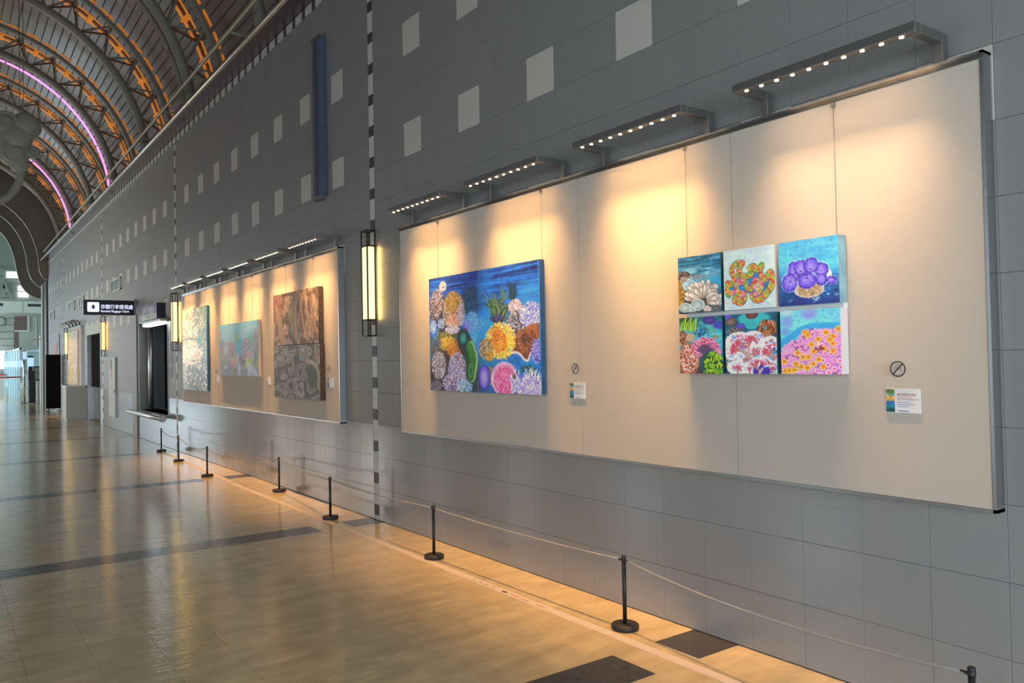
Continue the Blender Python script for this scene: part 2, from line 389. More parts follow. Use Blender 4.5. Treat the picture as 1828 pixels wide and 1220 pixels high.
# bumper bar
bb = root('bumper_bar', (D-.16, 17.7, .575)); tag(bb, 'round steel bumper bar below the lift front recess', 'bumper')
obj('bar', MB().tube([(0, -1.6, 0), (0, 1.62, 0)], .052, 18), M['brushed'], bb)
obj('end_cap', MB().tube([(0, -1.72, 0), (0, -1.6, 0)], .064, 18), M['steel_dark'], bb)
for yy in (-1.2, 0, 1.3): obj('bracket', MB().box(0, .143, yy-.03, yy+.03, -.03, .03), M['steel_dark'], bb)
# doorway further on
dr = root('door_2', (D, 25.28, 0)); struct(dr)
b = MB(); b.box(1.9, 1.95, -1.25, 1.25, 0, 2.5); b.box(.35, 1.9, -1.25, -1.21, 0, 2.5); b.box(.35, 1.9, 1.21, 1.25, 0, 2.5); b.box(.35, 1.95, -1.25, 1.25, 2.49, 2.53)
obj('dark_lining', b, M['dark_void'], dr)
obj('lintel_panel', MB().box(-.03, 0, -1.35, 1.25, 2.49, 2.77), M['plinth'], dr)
obj('doorway_shade_sheet', MB().box(.10, .14, -1.19, 1.19, .98, 2.49), M['dark_void'], dr)  # near-black sheet standing in for the shade inside the doorway
obj('counter', MB().box(.15, .75, -1.2, 1.2, 0, .98), M['pillar_dark'], dr)
b = MB(); b.box(-.02, .3, -1.24, -1.19, 0, 2.49); b.box(-.02, .3, 1.19, 1.22, 0, 2.49); obj('door_frame', b, M['steel'], dr)
obj('inner_post', MB().tube([(.5, -.95, .98), (.5, -.95, 2.4)], .03), M['steel_dark'], dr)

# ------------------------------------------------------------------ floor
floor = root('floor'); struct(floor)
obj('slab', MB().box(-3.4, 9.0, -5.4, 60, -.25, -.004), M['floor_grout'], floor)
F = .3195; fx = [D - (i*F) for i in range(0, 22)]; fstrip = [3.03, 7.32, 11.43, 15.57, 19.7, 23.8, 27.9, 32.05, 36.1, 40.2, 44.3]
def dark_floor(xc, yc):
    for s_ in fstrip:
        if abs(yc-s_) < .16:
            if xc > D-F or xc < D-2*F: return True
    return False
ycuts = []
seq = [-5.2] + [v for s_ in fstrip for v in (s_-.16, s_+.16)] + [60]
for a, b_ in zip(seq[:-1], seq[1:]):
    n = max(1, round((b_-a)/F)); ycuts += [a+(b_-a)*i/n for i in range(n)]
ycuts.append(60)
fr = []
for xi in range(len(fx)-1):
    x1, x0 = fx[xi], fx[xi+1]
    for y0, y1 in zip(ycuts[:-1], ycuts[1:]): fr.append((x0, x1, y0, y1, dark_floor((x0+x1)/2, (y0+y1)/2)))
x = D
while x < 9: 
    for y0, y1 in zip(ycuts[:-1], ycuts[1:]):
        if y0 > YEND: fr.append((x, min(x+F, 9), y0, y1, False))
    x += F
def fvis(r_):
    xc, yc = (r_[0]+r_[1])/2, (r_[2]+r_[3])/2
    dx, dy = xc*math.cos(.623)-yc*math.sin(.623), xc*math.sin(.623)+yc*math.cos(.623)
    return dy > 2.9 and abs(dx)/dy < .68
nearf = set(sorted([r_ for r_ in fr if fvis(r_)], key=lambda r_: math.hypot(r_[0], r_[2]))[:300])
fcache = {}; fs = {0: MB(), 1: MB()}; g = .0006
for r_ in fr:
    x0, x1, y0, y1, dk = r_
    if r_ in nearf:
        key = (round(y1-y0, 3), round(x1-x0, 3), dk)
        if key not in fcache: fcache[key] = MB().box(-(x1-x0)/2+g, (x1-x0)/2-g, -(y1-y0)/2+g, (y1-y0)/2-g, -.004, 0).mesh('tile', M['floor_dark'] if dk else M['floor'])
        o = link('tile', fcache[key], floor, ((x0+x1)/2, (y0+y1)/2, 0))
        if dk: o['label'] = 'dark floor tile'
    else:
        b_ = fs[int(dk)]; n0 = len(b_.v); b_.v += [(x0+g, y0+g, 0), (x1-g, y0+g, 0), (x1-g, y1-g, 0), (x0+g, y1-g, 0)]; b_.f.append((n0, n0+1, n0+2, n0+3)); b_.sm.append(0)
stuff(obj('distant_tiles', fs[0], M['floor'], floor)); stuff(obj('distant_dark_tiles', fs[1], M['floor_dark'], floor))
tape = root('floor_tape', (3.12, 0, 0)); tag(tape, 'pinkish beige tape line stuck along the floor beside the barrier posts', 'tape')
obj('tape_strip', MB().prism([(-.035, .8), (.035-.0, .8), (.045, 5.6), (.06, 10.3), (.21, 15.7), (.16, 15.7), (.0, 10.3), (-.02, 5.6)], .0004, .0016, 'z'), M['tape'], tape)
for i, (yy, w) in enumerate([(4.86, .03), (4.78, .03), (4.70, .03), (4.62, .03)]): obj('printed_mark', MB().box(.002, .014, yy, yy+w, .0017, .0020), M['steel_dark'], tape)
obj('printed_emblem', MB().box(-.004, .020, 4.47, 4.52, .0017, .0020), M['ink'], tape)
for yy in (4.05, 4.22, 4.33): obj('printed_mark', MB().box(.003, .011, yy, yy+.09, .0017, .0020), M['red_ink'], tape)

# ------------------------------------------------------------------ vault
CX, CZ = 0.312, 5.679
def arc(R, a0, a1, Y, n=36): return [(CX+R*math.cos(math.radians(a0+(a1-a0)*i/n)), Y, CZ+R*math.sin(math.radians(a0+(a1-a0)*i/n))) for i in range(n+1)]
ceil = root('ceiling', (0, 0, 0)); struct(ceil)
TR = [14.11+3.65*k for k in range(-6, 6)]
RD = 4.02; nrib = 74
prof = []
for i in range(nrib):
    a = PI*i/nrib; da = PI/nrib
    for q, rr in ((0, RD), (.09, RD+.0), (.13, RD+.05), (.96, RD+.05)): prof.append((a+da*q, rr))
prof.append((PI, RD))
edges = [-5.2] + [TR[i] for i in range(len(TR))] + [38.2]
edges = sorted(set([e for e in edges if -5.2 <= e <= 38.2]))
for y0, y1 in zip(edges[:-1], edges[1:]):
    b = MB(); n = len(prof)
    for yy in (y0, y1):
        for a, rr in prof: b.v.append((CX+rr*math.cos(a), yy, CZ+rr*math.sin(a)))
    for i in range(n-1): b.f.append((i, i+1, n+i+1, n+i)); b.sm.append(0)
    # outer skin so the deck has thickness
    for yy in (y0, y1):
        for i in range(25): b.v.append((CX+(RD+.12)*math.cos(PI*i/24), yy, CZ+(RD+.12)*math.sin(PI*i/24)))
    for i in range(24): b.f.append((2*n+i, 2*n+25+i, 2*n+26+i, 2*n+i+1)); b.sm.append(0)
    obj('deck_sheet', b, M['deck'], ceil)
def make_truss(lit):
    t = root('roof_truss')
    obj('bottom_chord', MB().tube(arc(3.211, 3.2, 176.8, 0, 48), .085, 10), M['truss'], t)
    obj('top_chord', MB().tube(arc(3.70, 0, 180, -.34, 48), .055, 8), M['truss'], t)
    obj('top_chord', MB().tube(arc(3.72, 0, 180, .22, 48), .045, 8), M['web'], t)
    pa = lambda R, a, y: (CX+R*math.cos(math.radians(a)), y, CZ+R*math.sin(math.radians(a)))
    st = 11.5
    for i in range(16):
        a = 7.2+st*i
        if a > 176: break
        for s_ in (-1, 1):
            aa = a+s_*st/2
            if aa < 1 or aa > 179: continue
            obj('web_member', MB().beam(pa(3.24, a, 0), pa(3.69, aa, .2), .035), M['web'], t)
            if a < 110: obj('web_member', MB().beam(pa(3.24, a, 0), pa(3.66, aa, -.32), .03), M['truss'], t)
        if a+st/2 < 178: obj('web_member', MB().beam(pa(3.70, a+st/2, -.34), pa(3.70, a+st/2, .22), .04), M['web'], t)
    # ladder like trays along the far top chord, amber light put in as emission, dashed light strips behind the near chord
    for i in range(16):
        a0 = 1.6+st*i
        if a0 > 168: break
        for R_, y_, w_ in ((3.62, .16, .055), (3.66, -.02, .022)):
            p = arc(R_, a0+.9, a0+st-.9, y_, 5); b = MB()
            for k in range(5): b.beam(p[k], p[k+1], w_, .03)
            tray = obj('amber_emission_tray', b, M['amber'], t)
        obj('amber_bracket', MB().beam(pa(3.60, a0+st*.5, .18), pa(3.65, a0+st*.5, -.04), .085, .05), M['amber'], tray)  # bracket is no lamp, its amber light is emission too
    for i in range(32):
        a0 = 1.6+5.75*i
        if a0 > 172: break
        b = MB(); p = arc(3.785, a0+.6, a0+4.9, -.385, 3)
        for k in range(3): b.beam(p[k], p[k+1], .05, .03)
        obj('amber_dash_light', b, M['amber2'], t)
    return t
tr0 = make_truss(True)
names_tr = {5: 'nearest curved roof truss, crossing the top left corner of the wall', 6: 'curved roof truss with a pale unlit tube, second from the camera',
            7: 'curved tubular roof truss with amber lights between the unlit tube and the long pink neon',
            8: 'curved roof truss right behind the long pink neon tube', 9: 'curved roof truss halfway between the two pink neon tubes',
            10: 'curved roof truss above the short far pink neon tube', 11: 'last curved roof truss, before the brown end fascia'}
first = True
for i, Y in enumerate(TR):
    if i < 5: continue
    o = tr0 if first else copy_tree(tr0); first = False
    o.location = (0, Y, 0)
    tag(o, names_tr[i], 'roof truss', 'curved roof trusses of the vault')
for Y, lit, lab in ((14.45, 0, 'pale unlit curved tube hung under the second roof truss'), (21.46, 1, 'long glowing pink neon tube curving under the vault'), (28.60, 1, 'short looking glowing pink neon tube farther down the hall')):
    n = root('neon_tube', (0, Y, 0)); tag(n, lab, 'neon tube', None)
    segs = [(3.4, 24), (24.6, 48), (48.6, 72), (72.6, 96), (96.6, 120), (120.6, 145), (145.6, 179)]
    for a0, a1 in segs: obj('tube_segment', MB().tube(arc(3.07 if lit else 3.20, a0, a1, 0, 12), .024 if lit else .05, 8), M['pink'] if lit else M['truss'], n)
    b = MB()
    for a in range(2, 178, 12): b.beam(*(arc(3.07, a, a, 0, 1)[0], arc(3.18, a, a, .02, 1)[0]), .02)
    obj('clip', b, M['truss'], n)
# pipe rail above the ledge
pr_ = root('pipe_rail', (3.2, 0, 6.10)); tag(pr_, 'pale green pipe rail on brackets above the wall ledge', 'rail')
obj('pipe', MB().tube([(-.03, -4, 0), (0, 10.8, 0), (.04, 19, .0), (.12, 36, 0)], .026, 10), M['rail'], pr_)
for i in range(13):
    y = 4.8+2.04*i; x = 0.0+.0047*(y-10) if y > 10 else 0
    obj('bracket', MB().beam((x, y, 0), (.62, y, -.02), .05, .02), M['rail'], pr_)
    obj('upright', MB().beam((.50, y, -.20), (.50, y, .02), .04), M['rail'], pr_)
for i, y in enumerate((11.1, 14.8, 18.4)):
    pass
# curved fascias closing the end of the vault
FA = {33.6: [(1.0, 9.1), (1.76, 8.787), (2.31, 8.369), (2.996, 7.792), (3.312, 7.225), (3.52, 6.6), (3.60, 5.9)],
      36.9: [(.9, 8.6), (1.999, 8.087), (2.603, 7.545), (2.944, 7.001), (3.19, 6.245), (3.235, 5.595), (3.282, 5.358), (3.359, 5.195), (3.514, 5.089)],
      38.5: [(.9, 8.4), (2.013, 7.856), (2.468, 7.399), (2.79, 6.794), (2.945, 6.096), (2.963, 5.677), (3.1, 5.216), (3.3, 4.99), (3.522, 4.858)],
      40.0: [(.9, 8.3), (2.089, 7.431), (2.448, 6.835), (2.628, 6.15), (2.667, 5.815), (2.767, 5.338), (2.827, 5.1), (3.134, 4.688), (3.656, 4.52)]}
def smooth(p, n=2):
    p = [Vector((a, 0, b)) for a, b in p]
    for _ in range(n):
        q = [p[0]]
        for a, b in zip(p[:-1], p[1:]): q += [a*.75+b*.25, a*.25+b*.75]
        p = q+[p[-1]]
    return [(v.x, v.z) for v in p]
fas = root('trim_3', (0, 0, 0)); struct(fas)
for Y, pts in FA.items():
    pts = [(-3.2, 9.2), (-1.0, 9.25)] + pts if Y < 34 else [(-3.2, 8.0), (-1.0, 8.75)] + pts
    p = smooth(pts)
    if Y < 34: poly = p + [(4.4, 5.9), (4.4, 9.9), (-3.2, 9.9)]
    else: poly = p + [(6.5, p[-1][1]), (6.5, 9.9), (-3.2, 9.9)]
    obj('fascia_panel', MB().prism(poly, Y, Y+.12, 'y'), M['fascia'], fas)
    obj('edge_strip', MB().tube([(a, Y-.02, c) for a, c in p], .024, 8), M['fascia_edge'], fas)
for Y0, z in ((34.4, 0), ):
    pass

# pillar at the end of the wall
pl = root('trim_4', (3.55, 37.6, 0)); struct(pl)
obj('stone_shaft', MB().box(-.06, .25, -.6, .3, 0, 5.1), M['pillar_dark'], pl)
obj('pale_return', MB().box(-.12, -.03, .3, .7, 0, 5.0), M['plinth'], pl)

# ------------------------------------------------------------------ left side, back wall (outside the frame, they light and mirror in the hall)
wl = root('wall_left', (-3.2, 0, 0)); struct(wl)
ys = [-5.2] + [v for (yc,) in LEFT_WINDOWS for v in (yc-.65, yc+.65)] + [38]
b = MB()
for i in range(0, len(ys), 2): b.box(-.3, 0, ys[i], ys[i+1], 0, 5.8)
for i in range(1, len(ys)-1, 2): b.box(-.3, 0, ys[i], ys[i+1], 0, .4); b.box(-.3, 0, ys[i], ys[i+1], 3.4, 5.8)
obj('wall_body', b, M['plaster'], wl)
for i, (yc,) in enumerate(LEFT_WINDOWS):
    w = root('window_%d' % (i+1), (-3.2, yc, .4)); struct(w)
    b = MB()
    for yy in (-.63, 0, .63): b.box(-.1, -.04, yy-.02, yy+.02, 0, 3.0)
    for zz in (.02, 1.5, 2.98): b.box(-.1, -.04, -.65, .65, zz-.02, zz+.02)
    obj('window_frame', b, M['steel_dark'], w)
wb = root('wall_back', (0, -5.2, 0)); struct(wb)
b = MB(); b.box(-3.4, 4.4, -.3, 0, 0, .3); b.box(-3.4, 4.4, -.3, 0, 3.5, 10); b.box(-3.4, -2.7, -.3, 0, .3, 3.5); b.box(3.1, 4.4, -.3, 0, .3, 3.5)
obj('wall_body', b, M['plaster'], wb)
b = MB()
for xx in (-2.7, -1.3, .2, 1.7, 3.1): b.box(xx-.03, xx+.03, -.15, -.05, .3, 3.5)
b.box(-2.7, 3.1, -.15, -.05, 2.3, 2.36); obj('window_frame', b, M['steel_dark'], wb)

# ------------------------------------------------------------------ far hall
fw = root('wall_far', (0, 58, 0)); struct(fw)
b = MB(); b.box(-3.4, 9, 0, .3, 0, 6.3); obj('wall_body', b, M['farwall'], fw)
b = MB(); b.box(-3.4, 9, 0, .3, 6.3, 10.5); obj('upper_wall', b, M['farbeam'], fw)
b = MB()
for k in range(14): b.box(-3.4, 3.75, -.02, 0, .4+.42*k, .43+.42*k)
obj('joint_lines', b, M['brown_tile'], fw)
obj('brown_band', MB().box(3.72, 3.95, -.03, 0, 0, 4.4), M['brown_tile'], fw)
obj('brown_panel', MB().box(3.75, 4.4, -.04, 0, 3.9, 4.75), M['brown_tile'], fw)
b = MB(); b.beam((4.5, -.06, 3.85), (4.5, -.06, 4.8), .08); b.beam((3.75, -.06, 3.84), (4.55, -.06, 3.84), .08); b.beam((4.9, -.05, 2.9), (4.9, -.05, 4.7), .04)
obj('pipe_frame', b, M['white'], fw)
b = MB(); b.lathe([(.30, 0), (.30, .05)], 24, (3.0, 57.9, 4.45)); 
cl = root('wall_clock', (3.0, 57.93, 4.42)); tag(cl, 'round wall dial high on the far pale wall, cut by the left frame edge', 'clock')
b = MB()
for (r0, y0_) in ((.30, 0),): 
    b.v = [(.30*math.cos(2*PI*k/24), 0, .30*math.sin(2*PI*k/24)) for k in range(24)] + [(.30*math.cos(2*PI*k/24), .06, .30*math.sin(2*PI*k/24)) for k in range(24)]
    b.f = [tuple(range(24)), tuple(range(47, 23, -1))] + [(k, 24+k, 24+(k+1) % 24, (k+1) % 24) for k in range(24)]; b.sm = [0]*26
obj('dial', b, M['steel_dark'], cl)
b = MB()
b.v = [(.23*math.cos(2*PI*k/24), -.01, .23*math.sin(2*PI*k/24)) for k in range(24)]; b.f = [tuple(range(24))]; b.sm = [0]
obj('face', b, M['plinth'], cl)
# beam bridge
be = root('trim_5', (0, 50, 4.5)); struct(be)
obj('beam_face', MB().box(-3.4, 9, 0, 3, 0, .62), M['farbeam'], be)
obj('beam_joint', MB().box(3.62, 3.64, -.01, 0, 0, .62), M['steel_dark'], be)
for x0 in (2.1, 3.85): obj('dark_vent', MB().box(x0, x0+.62, -.02, 0, .36, .50), M['ink'], be)
# clerestory windows of the far wall
wn = root('window_11', (0, 57.9, 0)); struct(wn)
obj('pane', MB().box(3.35, 4.05, 0, .05, 7.10, 7.50), M['sky_pane'], wn)
obj('pane', MB().box(3.95, 4.50, 0, .05, 5.95, 6.65), M['sky_pane'], wn)
b = MB(); b.beam((2.0, -.1, 7.05), (4.4, -.1, 7.05), .08); b.beam((2.0, -.1, 7.58), (4.4, -.1, 7.58), .10); b.beam((3.2, -.1, 5.9), (3.2, -.1, 7.5), .10); b.beam((3.2, -.12, 6.9), (3.6, -.12, 5.8), .10)
b.beam((3.35, -.1, 6.2), (3.05, -.1, 6.9), .10); b.beam((2.0, -.1, 6.3), (5.0, -.1, 6.3), .05)
obj('window_frame', b, M['farbeam'], wn)
fh = root('wall_side', (9.0, 0, 0)); struct(fh)
obj('wall_body', MB().box(0, .3, 37.2, 58, 0, 10.5), M['farwall'], fh)
obj('wall_return', MB().box(-5.1, 0, 37.25, 37.5, 0, 10.5), M['farwall'], fh)
rf = root('ceiling_far', (0, 0, 10.3)); struct(rf)
obj('roof_plate', MB().box(-3.6, 9.2, 38.2, 58.3, 0, .2), M['farbeam'], rf)
b = MB().box(-3.6, -3.3, 38.3, 58.3, 5.4, 10.5); b.box(-3.6, -3.3, 37.5, 38.3, 0, 10.5)
o = obj('wall_left_far', b, M['farwall'], None); struct(o); o.name = 'wall_leftfar'
# glazed security lanes
def lane(i, x, y, h, lab):
    t = root('glass_gate', (x, y, 0)); tag(t, lab, 'glass gate', 'glass gates of the far checkpoint')
    obj('post', MB().box(-.05, .05, -.05, .05, 0, h), M['cyan_frame'], t)
    obj('post', MB().box(-.04, .04, 1.45, 1.53, 0, h), M['cyan_frame'], t)
    obj('glass_pane', MB().box(-.01, .01, .05, 1.45, .15, h-.1), M['glass_pane'], t)
    obj('top_rail', MB().box(-.04, .04, -.05, 1.53, h-.1, h), M['cyan_frame'], t)
    obj('screen', MB().box(-.14, .10, -.08, -.05, h-.9, h-.6), M['cyan_screen'], t)
labs = ['pale blue glass gate nearest the left frame edge', 'second pale blue glass gate from the left frame edge', 'pale blue glass gate in the middle of the row',
        'pale blue glass gate fourth from the left frame edge', 'pale blue glass gate fifth from the left frame edge', 'pale blue glass gate closest to the tall post']
for i, (x, y) in enumerate([(3.02, 52.5), (3.05, 50.6), (3.05, 48.7), (3.06, 46.9), (3.05, 45.1), (3.04, 43.4)]): lane(i, x, y, 2.5, labs[i])
pg = root('glass_partition', (3.6, 47, 0)); tag(pg, 'long cyan tinted glass partition behind the kiosk', 'partition')
for k in range(6): obj('glass_pane', MB().box(k*.5, k*.5+.47, 0, .02, .1, 2.35), M['glass_pane'], pg)
obj('top_rail', MB().box(-.1, 3.2, -.03, .05, 2.35, 2.48), M['cyan_frame'], pg)
for k in range(7): obj('post', MB().box(k*.5-.03, k*.5, -.02, .04, 0, 2.35), M['cyan_frame'], pg)
bc = root('back_counter', (2.4, 56.5, 0)); tag(bc, 'pale green counter against the far wall behind the glass gates', 'counter')
obj('counter_body', MB().box(-2.5, 5.0, 0, .8, 0, 1.15), M['white'], bc); obj('counter_top', MB().box(-2.6, 5.1, -.1, .85, 1.15, 1.22), M['farbeam'], bc)
obj('backlit_board', MB().box(-2.0, 1.0, .7, .78, 1.5, 2.6), M['sky_pane'], bc)
# tall steel post with lamp head and belt
tp = root('lamp_post', (3.03, 41.3, 0)); tag(tp, 'tall steel post with a lamp head at the checkpoint entrance', 'post')
obj('pole', MB().tube([(0, 0, .03), (0, 0, 2.4)], .05, 14), M['chrome'], tp)
obj('base', MB().lathe([(.20, 0), (.20, .02), (.06, .05)], 24), M['steel_dark'], tp)
obj('lamp_head', MB().box(-.10, .45, -.05, .05, 2.34, 2.40), M['white'], tp)
obj('cyan_panel', MB().box(-.06, .09, -.07, -.05, 1.95, 2.28), M['cyan_screen'], tp)
obj('foot_plate', MB().box(-.22, .18, -.08, -.04, .62, .66), M['white'], tp)
for zz, y1 in ((1.16, 41.0), (1.24, 45)):
    r = root('barrier_belt', (2.88 if zz < 1.2 else 2.6, y1, zz)); tag(r, 'red barrier belt stretched at waist height to the steel post' if zz < 1.2 else 'red barrier belt farther back, just above the nearer belt', 'barrier belt')
    obj('belt', MB().box(-3.2, 0.0, -.004, .004, -.03, .03), M['red'], r)
    obj('belt_end', MB().box(-.06, 0, -.02, .02, -.04, .04), M['steel_dark'], r)
    obj('receiver_post', MB().tube([(.0 if zz > 1.2 else .03, .02, -zz), (.0 if zz > 1.2 else .03, .02, .05)], .02), M['chrome'], r)
# kiosk
kk = root('information_kiosk', (3.36, 40.75, 0)); tag(kk, 'dark kiosk with two grey notices beside the tall steel post', 'kiosk')
obj('cabinet', MB().box(-.20, .05, -.1, .25, .02, 1.10), M['black'], kk); obj('foot', MB().box(-.24, .12, -.16, .3, 0, .03), M['steel_dark'], kk)
obj('notice_board', MB().box(-.22, .27, -.14, -.08, 1.0, 1.62), M['black'], kk)
for x0, z0, z1 in ((.02, 1.34, 1.56), (.02, 1.05, 1.31)): obj('notice', MB().box(x0, x0+.20, -.147, -.141, z0, z1), M['steel_dark'], kk)
obj('notice', MB().box(-.08, .0, -.147, -.141, 1.42, 1.6), M['steel_dark'], kk)
pb = root('pale_bin', (3.54, 40.36, 0)); tag(pb, 'pinkish pale bin box standing right of the dark kiosk', 'bin')
obj('bin_body', MB().box(-.10, .12, -.15, .15, 0, .96), mat('pinkish_paint', (.45, .38, .36), .5), pb); obj('bin_rim', MB().box(-.11, .13, -.16, .16, .96, 1.0), M['steel_dark'], pb)
pw = root('white_pylon', (3.62, 39.6, 0)); tag(pw, 'tall white pylon at the end of the wall behind the kiosk', 'pylon')
obj('pylon_body', MB().box(-.12, .10, 0, .3, 0, 2.95), M['white'], pw); obj('lamp_arm', MB().beam((-.5, 0, 2.72), (-.1, 0, 2.80), .05), M['white'], pw); obj('red_button', MB().box(.02, .09, -.03, 0, 1.66, 1.8), M['red'], pw)
mn = root('checkpoint_monitor', (3.62, 45.6, 0)); tag(mn, 'blue lit monitor on a pole behind the dark kiosk', 'monitor')
obj('screen', MB().box(-.13, .13, 0, .05, 1.45, 2.05), M['cyan_screen'], mn); obj('pole', MB().tube([(0, .03, 0), (0, .03, 1.5)], .03), M['steel_dark'], mn); obj('camera_head', MB().box(-.12, .12, -.02, .07, 2.06, 2.14), M['black'], mn)

# ------------------------------------------------------------------ display boards with picture lights
def board(yn, yf, nb, name_label, seams):
    """display board from yn (near) to yf (far)"""
    z0, z1 = 0.93, 2.83
    t = root('display_board', (D, yn, z0)); tag(t, name_label, 'display board')
    L = yf-yn; H_ = z1-z0; X = -.0725
    obj('core', MB().box(X+.006, -.004, .012, L-.012, .012, H_-.012), M['steel_dark'], t)
    w = (L-.03)/nb
    for i in range(nb):
        obj('fabric_panel', MB().box(X, X+.006, .015+i*w+.0016, .015+(i+1)*w-.0016, .015, H_-.035), M['fabric'], t)
    obj('side_frame', MB().box(X-.003, -.002, 0, .014, 0, H_), M['steel'], t)
    obj('side_frame', MB().box(X-.003, -.002, L-.014, L, 0, H_), M['steel'], t)
    obj('bottom_frame', MB().box(X-.003, -.002, .0, L, 0, .014), M['steel'], t)
    obj('top_frame', MB().box(X-.003, -.002, .0, L, H_-.012, H_), M['steel'], t)
    obj('top_rail', MB().box(X-.006, X+.002, .0, L, H_-.034, H_-.012), M['chrome'], t)
    return t
board(1.494, 6.62, 4, 'large beige fabric display board nearest the camera, with coral paintings', None)
board(8.02, 14.80, 6, 'second beige fabric display board, left of the chequered stripe and lantern', None)
board(27.3, 30.2, 3, 'far narrow display board with one yellowish painting', None)

def picture_light(y0, y1, xb, zb, lab, col, power, group, spread=78, nled=10):
    L = y1-y0; t = root('picture_light', (D-.05, y0, 2.83)); tag(t, lab, 'picture light', group)
    hz = zb-2.83; xo = xb-(D-.05); s_ = .042
    for yy in (.0+s_/2, L-s_/2):
        obj('arm', MB().box(-s_/2, s_/2, yy-s_/2, yy+s_/2, 0, hz+s_/2).box(xo+s_/2, -s_/2, yy-s_/2, yy+s_/2, hz-s_/2, hz+s_/2), M['steel_dark'], t, bevel=.003)
    lb = obj('light_bar', MB().box(xo-s_/2-.008, xo+s_/2, 0, L, hz-s_/2, hz+s_/2), M['steel_dark'], t, bevel=.003)
    for k in range(nled):
        yy = .07+(L-.14)*k/(nled-1)
        obj('lamp_lens', MB().lathe([(.0095, -.003), (.0095, 0.001)], 12, (xo-.004, yy, hz-s_/2)), M['led'], lb)
    area('picture_light_beam', (xb-.006, (y0+y1)/2, zb-s_/2-.006), (.12, 0, -1), .02, L-.14, power*1.4, col, math.radians(58), up=(1, 0, 0))
    area('picture_light_halo', (xb-.006, (y0+y1)/2, zb-s_/2-.007), (.30, 0, -1), .02, L-.22, power*.36, col, math.radians(112), up=(1, 0, 0))
WARM = (1.0, .53, .19)
b1 = 'picture lights above the near display board'; b2 = 'picture lights above the second display board'
P0 = 6.7
for i, (y0, y1, lab, c, p) in enumerate([
    (1.655, 2.585, 'rightmost picture light bar, nearest the camera, above the six small canvases', (1.0, .60, .33), P0*.6),
    (2.93, 3.84, 'second picture light bar from the right, above the bare brightly lit fabric', WARM, P0*1.1),
    (4.21, 5.14, 'third picture light bar from the right, above the right half of the big reef painting', WARM, P0),
    (5.49, 6.40, 'leftmost picture light bar over the near board, close to the lantern', WARM, P0)]):
    picture_light(y0, y1, 3.285, 2.935, lab, c, p, b1)
ordn = ['nearest picture light bar over the second board', 'second picture light bar over the second board, counted from the right', 'third picture light bar over the second board, counted from the right',
        'fourth picture light bar over the second board, counted from the right', 'fifth picture light bar over the second board, counted from the right', 'farthest picture light bar over the second board, next to the lantern']
for i, y0 in enumerate([8.10, 9.28, 10.44, 11.58, 12.72, 13.86]):
    picture_light(y0, y0+.90, 3.285, 2.935, ordn[i], WARM, P0, b2)
t = root('picture_light', (D-.05, 27.4, 2.858)); tag(t, 'distant curved picture light over the far narrow board', 'picture light')
for k in range(4): obj('arm', MB().tube([(0, .2+k*.75, 0), (-.05, .2+k*.75, .12), (-.22, .2+k*.75, .14), (-.30, .2+k*.75, .06)], .022, 8), M['steel_dark'], t)
obj('light_bar', MB().tube([(-.30, .1, .06), (-.30, 2.6, .06)], .025, 8), M['steel_dark'], t)
area('picture_light_beam', (D-.36, 28.8, 2.86), (.1, 0, -1), .02, 2.3, 9, WARM, math.radians(60), up=(1, 0, 0))

# ------------------------------------------------------------------ lanterns on the chequered stripes
def lantern(yc, lab, gm, glow):
    t = root('wall_lantern', (3.483, yc, 1.84)); tag(t, lab, 'wall lantern', 'amber lanterns on the chequered stripes')
    w, d, Hh = .066, .042, 1.06
    b = MB(); e = .012
    for sx in (-1, 1):
        for sy in (-1, 1): obj('corner_bar', MB().box(sx*d-e/2, sx*d+e/2, sy*w-e/2, sy*w+e/2, 0, Hh), M['lamp_frame'], t)
    for zz in (0.006, .165, .90, Hh-.006):
        b = MB()
        for sx in (-1, 1): b.box(sx*d-e/2, sx*d+e/2, -w, w, zz-e/2, zz+e/2)
        for sy in (-1, 1): b.box(-d, d, sy*w-e/2, sy*w+e/2, zz-e/2, zz+e/2)
        obj('cross_bar', b, M['lamp_frame'], t)
    obj('glass_tube', MB().box(-d+.004, d-.004, -w+.004, w-.004, .172, .893), gm, t, bevel=.006)
    obj('bottom_plate', MB().box(-d, d, -w, w, 0, .004), M['lamp_frame'], t)
    area('lantern_glow', (3.53, yc-w-.012, 1.84+.53), (.8, -.6, 0), .72, .03, 1.6, (1.0, .62, .16) if gm is M['amber_glass'] else (1.0, .45, .08), PI, up=(0, 0, 1))
    for zz in (.2, .86): obj('wall_bracket', MB().box(d, D-3.483-.002, -.02, .02, zz-.02, zz+.02), M['lamp_frame'], t)
lantern(7.285, 'tall amber lit lantern between the two large boards', M['amber_glass'], 1)
lantern(15.42, 'amber lit lantern at the left end of the second board', M['amber_glass'], 1)
lantern(23.25, 'orange lit lantern on the wall beneath the baggage sign', M['amber_glass2'], 1)
lantern(30.9, 'farthest amber lantern, left of the yellow painting', M['amber_glass'], 1)

